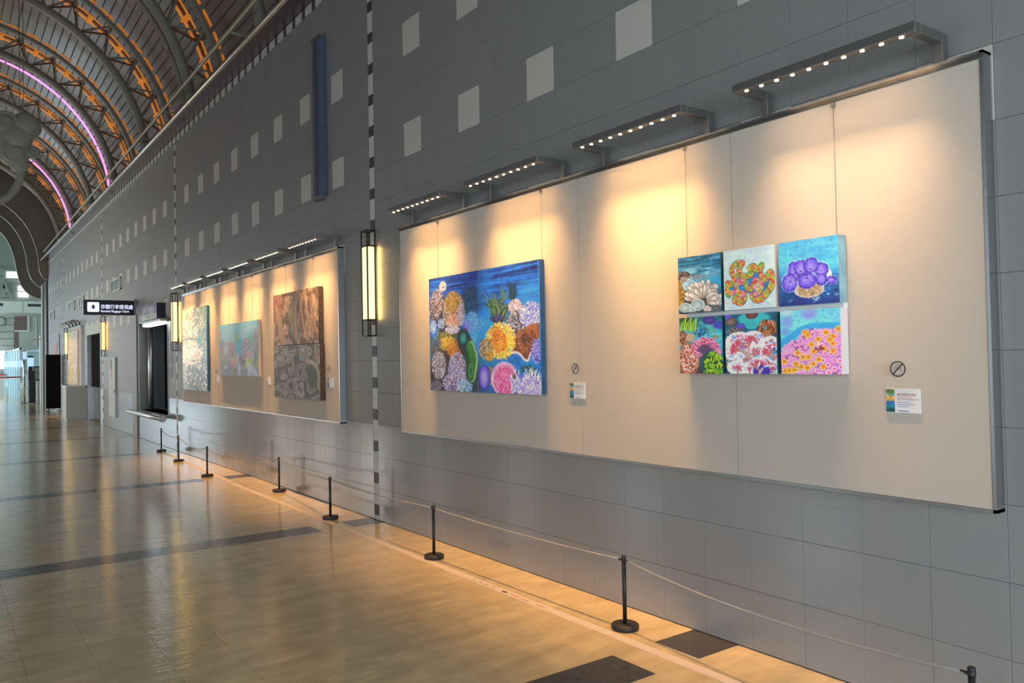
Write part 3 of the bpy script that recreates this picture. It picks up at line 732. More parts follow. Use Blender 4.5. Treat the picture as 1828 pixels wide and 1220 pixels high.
# ------------------------------------------------------------------ wall fixtures
bx = root('long_wall_case', (D, 8.56, 3.46)); tag(bx, 'long narrow blue grey metal case fixed upright high on the grey wall', 'wall case')
obj('case_body', MB().box(-.075, 0, -.115, .115, 0, 1.80), M['blue_box'], bx, bevel=.006)
obj('cover_seam', MB().box(-.079, -.074, -.005, .005, .02, 1.78), M['ink'], bx)
obj('end_cap', MB().box(-.08, 0, -.12, .12, 1.80, 1.83), M['steel_dark'], bx); obj('end_cap', MB().box(-.08, 0, -.12, .12, -.03, 0), M['steel_dark'], bx)
for i, (y0, y1, lab) in enumerate([(21.0, 22.3, 'largest square wall vent, above right of the baggage sign'), (27.13, 28.1, 'small wall vent directly left of the baggage sign'), (29.1, 30.35, 'small wall vent third from the right'), (34.7, 36.0, 'farthest small wall vent near the wall end')]):
    t = root('wall_vent', (D, (y0+y1)/2, 3.43)); tag(t, lab, 'vent', 'square vents high on the wall')
    w = (y1-y0)/2; b = MB()
    b.box(-.03, 0, -w, w, .0, .03); b.box(-.03, 0, -w, w, .27, .30); b.box(-.03, 0, -w, -w+.05, 0, .3); b.box(-.03, 0, w-.05, w, 0, .3)
    obj('vent_frame', b, M['block_light'], t)
    b = MB(); b.box(-.004, 0, -w, w, 0, .3); obj('dark_backing', b, M['ink'], t)
    for y_a, y_b in ((-w+.05, -.02), (.02, w-.05)): obj('grille', MB().box(-.010, -.004, y_a, y_b, .035, .265), M['recess'], t)
# bonded baggage sign, projecting from the wall
sg = root('hanging_sign', (2.52, 19.40, 2.87)); tag(sg, 'dark blue lit baggage claim sign projecting from the wall', 'sign')
obj('sign_box', MB().box(0, 1.03, -.06, .06, -.163, .163), M['sign_navy'], sg, bevel=.004)
obj('wall_bracket', MB().box(1.0, 1.04, -.09, .09, -.20, .20), M['steel_dark'], sg)
b = MB(); r_ = .02; x0, x1, z0, z1 = .075, .305, -.10, .11
poly = [(cx_+r_*math.cos(math.radians(a)), cz_+r_*math.sin(math.radians(a))) for cx_, cz_, a0 in ((x1-r_, z1-r_, 0), (x0+r_, z1-r_, 90), (x0+r_, z0+r_, 180), (x1-r_, z0+r_, 270)) for a in range(a0, a0+91, 30)]
obj('pictogram_field', MB().prism(poly, -.064, -.061, 'y'), M['sign_lit'], sg)
b = MB(); b.box(.165, .215, -.067, -.064, -.035, .045); b.box(.178, .202, -.067, -.064, .045, .06); b.box(.145, .152, -.067, -.064, -.035, .04); b.box(.228, .235, -.067, -.064, -.035, .04); b.box(.125, .130, -.067, -.064, -.03, .035); b.box(.25, .255, -.067, -.064, -.03, .035)
obj('suitcase_pictogram', b, M['sign_navy'], sg)
text_mesh('chinese_lettering', '存關行李提領處',   .105, M['sign_lit'], sg, face_y(.335, -.0625, .008), bold=.0004, xscale=.88)
text_mesh('english_lettering', 'Bonded Baggage Claim', .066, M['sign_lit'], sg, face_y(.335, -.0625, -.082), bold=.0003, xscale=.94)
# lift sign above the recess
s2 = root('lift_sign', (3.40, 17.15, 2.64)); tag(s2, 'blue and pale green sign box above the lift recess', 'sign')
obj('sign_box', MB().box(0, .15, -.70, .72, -.155, .155), M['sign_navy'], s2, bevel=.004)
obj('blue_face', MB().box(-.004, 0, -.69, .71, -.03, .15), M['sign_glass'], s2)
obj('pale_face', MB().box(-.004, 0, -.69, .71, -.15, -.031), M['sign_pale'], s2)
b = MB(); b.box(-.008, -.004, .36, .50, -.13, .09); obj('pictogram_field', b, M['card'], s2)
b = MB(); b.box(-.010, -.008, .40, .46, -.06, .02); obj('lift_pictogram', b, M['sign_navy'], s2)
text_mesh('chinese_lettering', '行李電梯', .15, M['card'], s2, face_x(-.005, .31, .025), bold=.001, xscale=1.35)
text_mesh('english_lettering', 'Elevator', .07, M['steel_dark'], s2, face_x(-.005, .28, -.09), xscale=1.6)
lp = root('bulkhead_lamp', (3.42, 16.9, 2.40)); tag(lp, 'white lit bulkhead lamp under the lift sign', 'lamp')
obj('housing', MB().box(-.06, .12, -.88, .80, .02, .075), M['steel_dark'], lp, bevel=.01)
obj('diffuser', MB().box(-.065, .09, -.80, .66, -.035, .018), M['white_lit'], lp, bevel=.02)
# call panel
cp_ = root('call_panel', (D, 22.2, .30)); tag(cp_, 'tall narrow steel lift call panel with red indicators', 'call panel')
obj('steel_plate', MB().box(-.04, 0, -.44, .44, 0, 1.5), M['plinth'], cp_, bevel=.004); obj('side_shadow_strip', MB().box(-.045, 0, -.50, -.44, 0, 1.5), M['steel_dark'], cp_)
b = MB(); b.lathe([(.14, 0), (.14, .006)], 20, (-.047, .1, 1.33), 'x'); obj('red_dial', b, M['brown_tile'], cp_)
obj('red_display', MB().box(-.046, -.04, 0, .12, 1.0, 1.2), mat('dim_red_display', (.35, .03, .03), .4, emit=(1, .1, .05), estr=.15), cp_)
for zz in (.72, .56, .42): obj('button', MB().box(-.046, -.04, .02, .10, zz, zz+.05), M['steel_dark'], cp_)
obj('key_switch', MB().box(-.06, -.04, -.40, -.30, .62, .70), M['steel_dark'], cp_)
# small notices beside lift
for zz, lab in ((1.60, 'upper small engraved notice plate right of the lift recess'), (1.33, 'lower small engraved notice plate right of the lift recess')):
    t = root('notice_plate', (D, 16.02, zz)); tag(t, lab, 'notice plate'); obj('plate', MB().box(-.006, 0, -.12, .12, 0, .24), M['tile'], t)
    for k in range(5): obj('engraved_line', MB().box(-.008, -.006, -.09, .09, .03+.04*k, .045+.04*k), M['grout'], t)
t = root('wall_switch', (D, 15.78, 1.25)); tag(t, 'tiny white switch plate near the second lantern', 'switch'); obj('plate', MB().box(-.008, 0, -.05, .05, 0, .08), M['white'], t); obj('rocker', MB().box(-.012, -.008, -.02, .02, .02, .06), M['card'], t)

# ------------------------------------------------------------------ free standing things by the wall end
pn = root('plinth', (3.235, 26.85, 0), .0); tag(pn, 'pale grey green exhibition plinth standing in front of the dark doorway', 'plinth')
obj('plinth_body', MB().box(-.255, .255, -.40, .40, .05, 1.0), M['plinth'], pn, bevel=.004); obj('plinth_foot', MB().box(-.235, .235, -.38, .38, 0, .05), M['plinth'], pn); obj('plinth_top', MB().box(-.26, .26, -.405, .405, .995, 1.02), M['white'], pn)
M['felt'] = mat('black_felt', (.010, .010, .011), 1.0, spec=0.05)
bd = root('black_display_board', (3.28, 32.7, 0), .0); tag(bd, 'tall black mobile board on a low stand left of the plinth', 'board')
obj('board_panel', MB().box(-.22, .24, -.04, .04, .10, 2.02), M['felt'], bd, bevel=.004); obj('edge_frame', MB().box(-.235, -.22, -.05, .05, .10, 2.03), M['recess'], bd)
for xx in (-.18, .18):
    ft = obj('foot', MB().box(xx-.02, xx+.02, -.35, .35, .05, .09), M['steel_dark'], bd)
    for yy in (-.32, .32): obj('caster', MB().lathe([(.028, -.012), (.028, .012)], 14, (xx, yy, .028), 'x'), M['rubber'], bd)
obj('upright', MB().box(-.02, .02, -.02, .02, .05, .2), M['steel_dark'], bd)
gl = root('glass_cabinet', (3.52, 34.95, 0)); tag(gl, 'glazed wall notice case behind the black board', 'wall case')
obj('glass_front', MB().box(.0, .012, -1.7, 1.6, 1.0, 2.75), M['recess'], gl); obj('frame', MB().box(-.01, .02, -1.75, -1.7, .95, 2.8), M['chrome'], gl)
obj('orange_notice', MB().box(-.012, -.002, -1.3, .1, 1.98, 2.45), mat('orange_notice', (.50, .16, .06), .5), gl)

# ------------------------------------------------------------------ barrier posts and ropes
SP = [(3.09, 1.432), (3.255, 3.448), (3.222, 5.614), (3.21, 7.679), (3.40, 9.72), (3.07, 11.73), (3.183, 13.886), (3.30, 15.70)]
def stanchion():
    t = root('barrier_post')
    obj('base', MB().lathe([(.076, 0), (.081, .004), (.081, .026), (.074, .032), (.02, .034)], 32), M['rubber'], t)
    obj('pole', MB().lathe([(.0125, .03), (.0125, .392)], 18), M['black'], t)
    obj('collar', MB().lathe([(.0145, .392), (.0155, .396), (.0155, .405), (.0135, .409), (.0145, .413), (.0145, .424), (.011, .427)], 18), M['black'], t)
    obj('rope_eye', MB().lathe([(.003, -.014), (.003, .014)], 8, (0, 0, .40), 'x'), M['steel_dark'], t)
    return t
s0 = stanchion()
plab = ['black barrier post cut by the bottom right frame edge', 'black barrier post beside the dark floor squares nearest the camera', 'black barrier post below the left edge of the big reef painting',
        'black barrier post just left of the chequered stripe', 'black barrier post below the two-part brown painting', 'black barrier post by the thin dark floor strip, under the pale pastel painting',
        'black barrier post second from the far end of the row', 'farthest and smallest black barrier post']
for i, (x, y) in enumerate(SP):
    o = s0 if i == 0 else copy_tree(s0); o.location = (x, y, 0); tag(o, plab[i], 'barrier post', 'low black barrier posts along the wall')
sag = [.055, .018, .02, .03, .11, .08, .05]
rl = ['grey rope drooping from the nearest full post to the frame corner', 'grey rope between the posts under the near display board', 'grey rope crossing in front of the chequered stripe',
      'grey rope between the posts left of the chequered stripe', 'deeply drooping grey rope under the second display board', 'faint grey rope between third and second farthest posts', 'last grey rope at the far end of the barrier']
for i in range(len(SP)-1):
    a, b_ = Vector((*SP[i], .40)), Vector((*SP[i+1], .40)); t = root('barrier_rope', tuple(a)); tag(t, rl[i], 'rope', 'grey barrier ropes')
    pts = [(b_-a)*(k/16) + Vector((0, 0, -4*sag[i]*(k/16)*(1-k/16))) for k in range(17)]
    d_ = (b_-a).normalized()*.016; pts[0] = pts[0]+d_; pts[-1] = pts[-1]-d_
    obj('cord', MB().tube(pts, .0062, 8), M['rope'], t)
    obj('end_ferrule', MB().tube([pts[0], pts[0]+d_*1.5+Vector((0, 0, -.001))], .0065, 8), M['black'], t); obj('end_ferrule', MB().tube([pts[-1], pts[-1]-d_*1.5], .0065, 8), M['black'], t)

# ------------------------------------------------------------------ hanging cloud sculpture
cs = root('cloud_sculpture', (1.1, 17.0, 5.6)); tag(cs, 'grey green scrolled cloud sculpture hanging from the vault, at the left frame edge', 'sculpture')
def cpx(px, py): return (-.202+.00879*px, .677-.01019*(py-195)+.00148*px)
for (px, py, r, e) in [(6, 222, 24, .10), (45, 226, 26, .12), (28, 245, 28, .13), (24, 276, 26, .12), (-14, 250, 30, .1), (60, 232, 13, .07), (57, 274, 13, .07), (33, 296, 16, .09), (-10, 215, 20, .1)]:
    x, z = cpx(px, py); obj('cloud_lobe', MB().ell((x, 0, z), r*.0096, e, r*.0096, 28, 14), M['cloud'], cs)
def spiral(px, py, r, turns, w, a0=0):
    x, z = cpx(px, py); pts = []; rad = []
    for k in range(int(30*turns)+1):
        q = k/(30*turns); a = a0+q*turns*2*PI; rr = r*.0098*(1-.86*q); pts.append((x+rr*math.cos(a), -.07-.04*q, z+rr*math.sin(a))); rad.append(w*(1-.4*q))
    obj('scroll', MB().tube(pts, rad, 10), M['cloud'], cs)
spiral(8, 218, 21, 1.6, .035, -1.2); spiral(24, 276, 22, 1.5, .038, 1.2); spiral(58, 274, 11, 1.5, .024, 2.4); spiral(55, 242, 11, 1.1, .03, 1.0)
pts = [cpx(*p) for p in ((33, 296), (36, 315), (30, 335), (15, 352), (-5, 362), (-30, 368))]
obj('tail', MB().tube([(a, 0, c) for a, c in smooth(pts)], .065, 14), M['cloud'], cs)
obj('hanging_wire', MB().tube([(.10, 0, .55), (.10, 0, 3.2)], .006, 6), M['steel_dark'], cs); obj('hanging_wire', MB().tube([(.16, 0, .55), (.16, 0, 3.2)], .006, 6), M['steel_dark'], cs)
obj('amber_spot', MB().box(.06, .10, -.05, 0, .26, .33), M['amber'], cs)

#PAINT#
# ------------------------------------------------------------------ paintings, painted stroke by stroke into vertex colours of fine canvas grids
def homog(src):
    dst = [(0, 0), (1, 0), (1, 1), (0, 1)]; A = []; B = []
    for (x, y), (u, v) in zip(src, dst):
        A.append([x, y, 1, 0, 0, 0, -u*x, -u*y]); B.append(u); A.append([0, 0, 0, x, y, 1, -v*x, -v*y]); B.append(v)
    return np.append(np.linalg.solve(np.array(A, float), np.array(B, float)), 1).reshape(3, 3)
def vnoise(h, w, n, seed):
    r = np.random.default_rng(seed); ny, nx = (n if isinstance(n, tuple) else (n, n)); g = r.random((ny+2, nx+2))
    y = np.linspace(0, ny, h); x = np.linspace(0, nx, w); iy = np.minimum(y.astype(int), ny-1+1); ix = np.minimum(x.astype(int), nx)
    fy = (y-iy)[:, None]; fx_ = (x-ix)[None]; fy = fy*fy*(3-2*fy); fx_ = fx_*fx_*(3-2*fx_)
    a = g[iy][:, ix]; b = g[iy][:, ix+1]; c = g[iy+1][:, ix]; d = g[iy+1][:, ix+1]
    return (a*(1-fx_)+b*fx_)*(1-fy)+(c*(1-fx_)+d*fx_)*fy
class Pic:
    def __init__(s, w, h, quad, seed=1):
        s.w, s.h = w, h; s.H = homog(quad); s.img = np.zeros((h, w, 3)); s.r = np.random.default_rng(seed)
        qw = (math.dist(quad[0], quad[1])+math.dist(quad[3], quad[2]))/2; qh = (math.dist(quad[0], quad[3])+math.dist(quad[1], quad[2]))/2
        s.sx, s.sy = w/qw, h/qh; s.seed = seed
    def P(s, x, y):
        q = s.H @ np.array([x, y, 1.0]); return q[0]/q[2]*s.w, q[1]/q[2]*s.h
    def grade(s, r, g, b): s.img = np.clip(s.img*np.array([r, g, b]), 0, 1)
    def marble(s, n, k, amt, cols, seed):
        a = vnoise(s.h, s.w, n, seed); b = vnoise(s.h, s.w, (n[0]*2, n[1]*2), seed+1); c = vnoise(s.h, s.w, (n[0]*6, n[1]*5), seed+2)
        f = .5+.5*np.sin(k*(a+.45*b+.12*c)); ks = np.linspace(0, 1, len(cols)); m = np.stack([np.interp(f, ks, [q[i]/255 for q in cols]) for i in range(3)], -1); s.img = s.img*(1-amt)+m*amt
    def fill(s, stops):
        v = np.linspace(0, 1, s.h); ks = [a for a, _ in stops]
        for c in range(3): s.img[:, :, c] = np.interp(v, ks, [b[c]/255 for _, b in stops])[:, None]
    def tex(s, amt, n, n2=None):
        f = vnoise(s.h, s.w, n, s.seed+5)-.5; s.img *= (1+amt*2*f)[..., None]
        if n2: f = vnoise(s.h, s.w, n2, s.seed+9)-.5; s.img *= (1+amt*2*f)[..., None]
    def _mix(s, y0, y1, x0, x1, a, col):
        s.img[y0:y1, x0:x1] = s.img[y0:y1, x0:x1]*(1-a[..., None]) + col*a[..., None]
    def win(s, x, y, rx, ry):
        x0, x1 = max(0, int(x-rx-2)), min(s.w, int(x+rx+3)); y0, y1 = max(0, int(y-ry-2)), min(s.h, int(y+ry+3))
        return (x0, x1, y0, y1) if x1 > x0 and y1 > y0 else None
    def ell(s, x, y, rx, ry, col, ang=0, soft=.25, wob=0, alpha=1.0, inner=None):
        """array coordinates"""
        R_ = max(rx, ry)*(1+wob); w = s.win(x, y, R_, R_)
        if not w: return
        x0, x1, y0, y1 = w; X, Y = np.meshgrid(np.arange(x0, x1)-x, np.arange(y0, y1)-y)
        ca, sa = math.cos(ang), math.sin(ang); U = (X*ca+Y*sa)/max(rx, .4); V = (-X*sa+Y*ca)/max(ry, .4); d = np.hypot(U, V)
        if wob:
            t = np.arctan2(V, U); ph = s.r.random(3)*6.28
            d = d/(1+wob*(.5*np.sin(3*t+ph[0])+.35*np.sin(5*t+ph[1])+.3*np.sin(9*t+ph[2])))
        a = np.clip((1-d)/soft+.5, 0, 1)*alpha; c = np.array(col)/255.
        if inner is not None:
            k = np.clip(1-d, 0, 1)[..., None]; c = c*(1-k)+np.array(inner)/255.*k
            s.img[y0:y1, x0:x1] = s.img[y0:y1, x0:x1]*(1-a[..., None])+c*a[..., None]
        else: s._mix(y0, y1, x0, x1, a, c)
    def blob(s, cx, cy, rx, ry, col, **k):
        x, y = s.P(cx, cy); s.ell(x, y, rx*s.sx, ry*s.sy, col, **k)
    def dabs(s, cx, cy, rx, ry, n, cols, size=2.2, el=2.0, mode='radial', jit=25, alpha=.9, rmin=0, org=None):
        x, y = s.P(cx, cy); rx *= s.sx; ry *= s.sy; ox, oy = s.P(*org) if org else (x, y)
        size *= .66; n = int(n*1.9)
        for _ in range(n):
            t = s.r.random()*2*PI; q = math.sqrt(rmin*rmin+(1-rmin*rmin)*s.r.random()); px, py = x+rx*q*math.cos(t), y+ry*q*math.sin(t)
            c = np.array(cols[s.r.integers(len(cols))])+s.r.normal(0, jit)
            a = math.atan2(py-oy, px-ox)+s.r.normal(0, .7) if mode == 'radial' else s.r.random()*PI
            z = size*(.6+.8*s.r.random()); s.ell(px, py, z*el, z, np.clip(c, 0, 255), ang=a, soft=.7, alpha=alpha)
    def stroke(s, pts, r, cols, step=.5, soft=.4, alpha=1.0, jit=0, taper=0, sm=1):
        q = pts
        for _ in range(sm):
            if len(q) > 2:
                n_ = [q[0]]
                for a, b in zip(q[:-1], q[1:]): n_ += [(a[0]*.75+b[0]*.25, a[1]*.75+b[1]*.25), (a[0]*.25+b[0]*.75, a[1]*.25+b[1]*.75)]
                q = n_+[q[-1]]
        q = [s.P(*p) for p in q]; L = sum(math.dist(a, b) for a, b in zip(q[:-1], q[1:])); r_ = r*(s.sx+s.sy)/2; done = 0
        for a, b in zip(q[:-1], q[1:]):
            d = math.dist(a, b); n = max(1, int(d/max(.6, r_*step)))
            for i in range(n):
                t = i/n; f = (done+d*t)/max(L, 1e-6); c = cols(f) if callable(cols) else cols
                rr = r_*(1-taper*f); s.ell(a[0]+(b[0]-a[0])*t, a[1]+(b[1]-a[1])*t, rr, rr, np.clip(np.array(c)+(s.r.normal(0, jit) if jit else 0), 0, 255), soft=soft, alpha=alpha)
            done += d
    def poly(s, pts, col, edge=None, ew=2, jit=0):
        q = [s.P(*p) for p in pts]; xs = [a for a, _ in q]; ys_ = [b for _, b in q]
        x0, x1, y0, y1 = max(0, int(min(xs))), min(s.w, int(max(xs))+1), max(0, int(min(ys_))), min(s.h, int(max(ys_))+1)
        X, Y = np.meshgrid(np.arange(x0, x1)+.5, np.arange(y0, y1)+.5); ins = np.zeros(X.shape, bool)
        for (a, b), (c, d) in zip(q, q[1:]+q[:1]):
            if b == d: continue
            ins ^= ((b > Y) != (d > Y)) & (X < (c-a)*(Y-b)/(d-b)+a)
        n = vnoise(*X.shape, 7, s.seed+3)[..., None] if min(X.shape) > 2 else .5
        c = np.array(col)/255.*(.65+.7*n); s.img[y0:y1, x0:x1] = np.where(ins[..., None], c, s.img[y0:y1, x0:x1])
        if edge: s.stroke(pts+[pts[0]], ew, edge, sm=0)
    def waves(s, v0, v1, n, cols, lmin=.1, lmax=.5, r=.9, alpha=.4):
        for _ in range(n):
            y = (v0+(v1-v0)*s.r.random())*s.h; x = s.r.random()*s.w; l = (lmin+(lmax-lmin)*s.r.random())*s.w/2; c = cols[s.r.integers(len(cols))]
            s.ell(x, y, l, r*(.5+1.5*s.r.random()), c, ang=s.r.normal(0, .04), soft=.9, alpha=alpha*(.5+.5*s.r.random()))
    def splat(s, cx, cy, rx, ry, n, cols, rmax=2.0, alpha=.8):
        x, y = s.P(cx, cy)
        for _ in range(n):
            r = rmax*s.r.random()**2+.5; s.ell(x+rx*s.sx*(2*s.r.random()-1), y+ry*s.sy*(2*s.r.random()-1), r*(1+s.r.random()), r, cols[s.r.integers(len(cols))], soft=.6, alpha=alpha*s.r.random())
def canvas_mesh(name, img, y_hi, y_lo, z_hi, z_lo, x, m, parent, relief=.0006):
    """img row 0 = top, column 0 = far (large y) edge; local to parent"""
    h, w = img.shape[:2]; Y = np.linspace(y_hi, y_lo, w); Z = np.linspace(z_hi, z_lo, h)
    lum = img.mean(2); gx = np.zeros_like(lum); gx[1:-1, 1:-1] = lum[1:-1, 1:-1]-.25*(lum[:-2, 1:-1]+lum[2:, 1:-1]+lum[1:-1, :-2]+lum[1:-1, 2:])
    co = np.empty((h, w, 3)); co[..., 0] = x-relief*np.clip(gx*4, -1, 1); co[..., 1] = Y[None]; co[..., 2] = Z[:, None]
    idx = np.arange(h*w).reshape(h, w); f = np.stack([idx[:-1, :-1], idx[1:, :-1], idx[1:, 1:], idx[:-1, 1:]], -1).reshape(-1, 4)
    me = bpy.data.meshes.new(name); me.vertices.add(h*w); me.vertices.foreach_set('co', co.ravel()); n = len(f)
    me.loops.add(4*n); me.loops.foreach_set('vertex_index', f.ravel().astype(np.int32)); me.polygons.add(n)
    me.polygons.foreach_set('loop_start', np.arange(0, 4*n, 4, dtype=np.int32)); me.update(calc_edges=True)
    me.polygons.foreach_set('use_smooth', np.ones(n, bool))
    s = np.clip(img, 0, 1); lin = np.where(s <= .04045, s/12.92, ((s+.055)/1.055)**2.4)
    at = me.color_attributes.new('paint', 'FLOAT_COLOR', 'POINT'); c4 = np.ones((h*w, 4), np.float32); c4[:, :3] = lin.reshape(-1, 3); at.data.foreach_set('color', c4.ravel())
    me.materials.append(m); return link(name, me, parent)
XB = D-.0725       # face of the fabric
def canvas(label, img, y_hi, y_lo, z_hi, z_lo, xf, side, cat='painting', group=None, m=None, halves=None, wires=()):
    t = root('painting', (xf, y_lo, z_lo)); tag(t, label, cat, group)
    L, H_ = y_hi-y_lo, z_hi-z_lo; cols = [(0, 1)] if not halves else [(0, halves), (halves, 1)]
    for a, b_ in cols:
        g0 = .0008 if halves else 0
        ya, yb = L*(1-a)-(g0 if a > 0 else 0), L*(1-b_)+(g0 if b_ < 1 else 0)
        sub = img[:, int(a*img.shape[1]):max(int(b_*img.shape[1]), 2)]
        st_ = obj('stretcher', MB().box(.001, XB-xf-.0065, yb, ya, 0, H_), side, t)
        canvas_mesh('painted_face', sub, ya, yb, H_, 0, 0, m or M['paint'], st_)
    for yy in wires:
        w_ = obj('hanging_wire', MB().tube([(XB-xf-.008, yy-y_lo, H_-.02), (XB-xf-.008, yy-y_lo, 2.795-z_lo)], .0014, 6), M['steel_dark'], t)
        obj('clip', MB().box(XB-xf-.016, XB-xf-.007, yy-y_lo-.008, yy-y_lo+.008, 2.77-z_lo, 2.792-z_lo), M['steel_dark'], w_)
    return t

# --- big reef painting (two joined canvases)
p = Pic(400, 246, [(380, 363), (982, 250), (1012, 992), (406, 972)], 3)
p.fill([(0, (16, 66, 150)), (.12, (22, 92, 180)), (.3, (24, 122, 214)), (.55, (28, 148, 222)), (.8, (24, 120, 176)), (1, (18, 88, 130))])
p.waves(0, .30, 260, [(12, 36, 92), (16, 60, 130), (44, 130, 200), (30, 100, 180), (14, 40, 100)], .08, .5, 1.3, .7)
p.tex(.14, (7, 10), (30, 40))
p.blob(620, 480, 70, 90, (22, 70, 100), soft=.8, alpha=.9); p.dabs(610, 480, 60, 75, 220, [(20, 60, 90), (30, 96, 120), (14, 44, 70)], 2, 3, 'rand', 8, .5)
p.blob(690, 430, 40, 150, (40, 150, 215), soft=.9, alpha=.5); p.blob(930, 440, 60, 70, (60, 165, 220), soft=.9, alpha=.6); p.blob(730, 660, 60, 130, (36, 160, 200), soft=.9, alpha=.6)
p.blob(700, 830, 70, 60, (28, 130, 150), soft=.8, alpha=.7); p.blob(640, 930, 50, 60, (16, 70, 80), soft=.8)
p.blob(650, 930, 30, 50, (40, 48, 50), wob=.2); p.dabs(650, 930, 34, 50, 120, [(30, 40, 44), (90, 80, 70), (20, 90, 100)], 1.4, 1.5, 'rand')
# left reef mass
p.blob(470, 600, 95, 150, (40, 48, 62), soft=.3, wob=.1); p.blob(480, 730, 100, 90, (86, 92, 46), soft=.5, wob=.15)
p.blob(470, 880, 90, 130, (52, 40, 36), soft=.3, wob=.1)
WH = [(232, 224, 214), (200, 190, 186), (160, 140, 130), (240, 236, 232)]
p.dabs(428, 490, 44, 78, 420, [(120, 92, 76), (196, 176, 156), (70, 52, 44), (220, 205, 190), (150, 120, 96)], 1.7, 1.6)
p.dabs(418, 550, 34, 50, 160, [(60, 44, 36), (210, 196, 184), (110, 84, 70)], 1.6, 1.4)
p.blob(457, 402, 23, 30, (205, 190, 172), wob=.08); p.dabs(457, 402, 22, 28, 60, [(240, 232, 222), (180, 150, 110)], 1.4, 1.4); p.blob(462, 408, 7, 7, (110, 140, 170))
p.blob(518, 535, 66, 112, (120, 108, 90), wob=.08)
p.dabs(518, 535, 64, 110, 900, [(214, 206, 196), (160, 140, 116), (110, 96, 80), (190, 160, 90), (150, 110, 50)], 1.6, 1.8, rmin=.2)
p.dabs(512, 490, 42, 62, 330, [(190, 140, 30), (170, 120, 40), (214, 180, 80), (120, 96, 50)], 1.7, 1.6)
p.dabs(522, 590, 46, 40, 260, [(214, 130, 70), (196, 110, 60), (236, 180, 140), (220, 210, 200)], 1.7, 1.8); p.dabs(515, 640, 44, 22, 200, WH, 1.5, 2.2)
p.dabs(560, 560, 22, 60, 160, [(210, 206, 204), (150, 140, 140)], 1.5, 1.8)
p.blob(414, 640, 27, 55, (60, 120, 196), wob=.1); p.dabs(412, 625, 22, 40, 130, [(190, 214, 240), (110, 160, 220), (220, 232, 246)], 1.4, 1.8); p.stroke([(440, 600), (440, 670), (415, 692)], 2, (190, 215, 240))
p.dabs(455, 606, 24, 28, 150, [(210, 224, 226), (150, 170, 176), (110, 130, 140)], 1.5, 1.8)
p.dabs(470, 690, 52, 40, 260, [(150, 150, 40), (110, 120, 40), (190, 160, 50), (80, 100, 70)], 2.0, 1.5)
p.dabs(490, 715, 60, 38, 280, [(214, 170, 30), (230, 180, 40), (190, 130, 30)], 2.2, 1.6); p.dabs(530, 745, 46, 48, 330, [(224, 150, 30), (200, 110, 30), (236, 176, 40), (170, 84, 34)], 2.0, 1.6); p.dabs(560, 770, 34, 24, 120, [(170, 84, 50), (196, 104, 60)], 2, 1.5)
p.dabs(430, 720, 30, 40, 140, [(90, 80, 120), (120, 110, 60), (60, 120, 130)], 2, 1.5)
p.blob(446, 832, 47, 88, (60, 44, 38), wob=.06); p.dabs(446, 832, 46, 86, 620, [(226, 216, 206), (206, 190, 176), (96, 72, 60), (240, 236, 230)], 1.35, 1.2)
p.blob(545, 880, 62, 108, (92, 76, 84), wob=.12); p.dabs(548, 860, 56, 100, 820, [(236, 230, 232), (206, 196, 210), (150, 120, 120), (170, 160, 210), (120, 84, 70)], 1.5, 1.9)
p.dabs(520, 930, 60, 50, 420, [(232, 226, 222), (190, 170, 160), (130, 110, 170), (100, 70, 60)], 1.5, 1.9); p.dabs(590, 945, 44, 40, 240, [(220, 234, 240), (90, 170, 190), (40, 120, 150), (240, 240, 244)], 1.4, 2)
p.dabs(435, 945, 34, 30, 160, [(120, 100, 96), (180, 160, 150), (60, 50, 54), (70, 120, 130)], 1.8, 1.4)
# jelly
p.blob(622, 600, 40, 66, (84, 168, 214), soft=.4, alpha=.7); p.dabs(620, 600, 38, 62, 260, [(130, 204, 232), (60, 150, 200), (170, 220, 240), (160, 140, 210)], 1.3, 1.6, alpha=.6); p.dabs(592, 620, 14, 34, 90, [(170, 140, 220), (120, 90, 190)], 1.4, 1.6)
p.dabs(670, 610, 34, 40, 140, [(120, 196, 230), (60, 150, 200)], 1.4, 2, alpha=.5); p.dabs(640, 690, 26, 24, 120, [(50, 150, 170), (110, 200, 210)], 1.4, 1.6, alpha=.7)
# green slug
p.stroke([(575, 690), (590, 720), (612, 760), (632, 820), (628, 890)], 44, (22, 48, 44)); p.stroke([(618, 735), (640, 790), (634, 850), (626, 900)], 27, (176, 206, 120)); p.stroke([(612, 740), (632, 790), (626, 850), (620, 896)], 25, lambda f: (60-20*f, 140-40*f, 34))
p.stroke([(596, 760), (606, 830), (608, 880)], 14, (20, 74, 34)); p.blob(622, 860, 17, 40, (70, 150, 60), inner=(30, 90, 40)); p.blob(576, 685, 20, 32, (30, 120, 90), inner=(60, 170, 150))
# kelp
for i in range(120):
    x = 722+90*p.r.random(); y = 568+30*p.r.random(); dx = (x-765)*.45+p.r.normal(0, 20); c = [(64, 104, 50), (120, 150, 74), (40, 66, 50), (90, 130, 60), (150, 176, 110), (34, 50, 40)][p.r.integers(6)]
    p.stroke([(x*.5+765*.5, y+10), (x+dx*.2+p.r.normal(0, 12), y-50-30*p.r.random()), (x+dx+p.r.normal(0, 14), y-70-90*p.r.random())], 3.0, c, taper=.6, alpha=.85)
p.dabs(760, 575, 40, 22, 120, [(50, 40, 90), (40, 70, 60), (80, 60, 120)], 1.6, 1.6)
for i in range(34): p.stroke([(838+p.r.normal(0, 8), 470), (838+p.r.normal(0, 14), 420), (838+p.r.normal(0, 18), 365+30*p.r.random())], 2.4, [(20, 56, 70), (34, 80, 84), (14, 40, 60)][i % 3], taper=.6, alpha=.8)
for i in range(12): p.stroke([(790+p.r.normal(0, 6), 470), (786+p.r.normal(0, 10), 430), (786+p.r.normal(0, 10), 392)], 2.2, (70, 120, 100), taper=.6, alpha=.7)
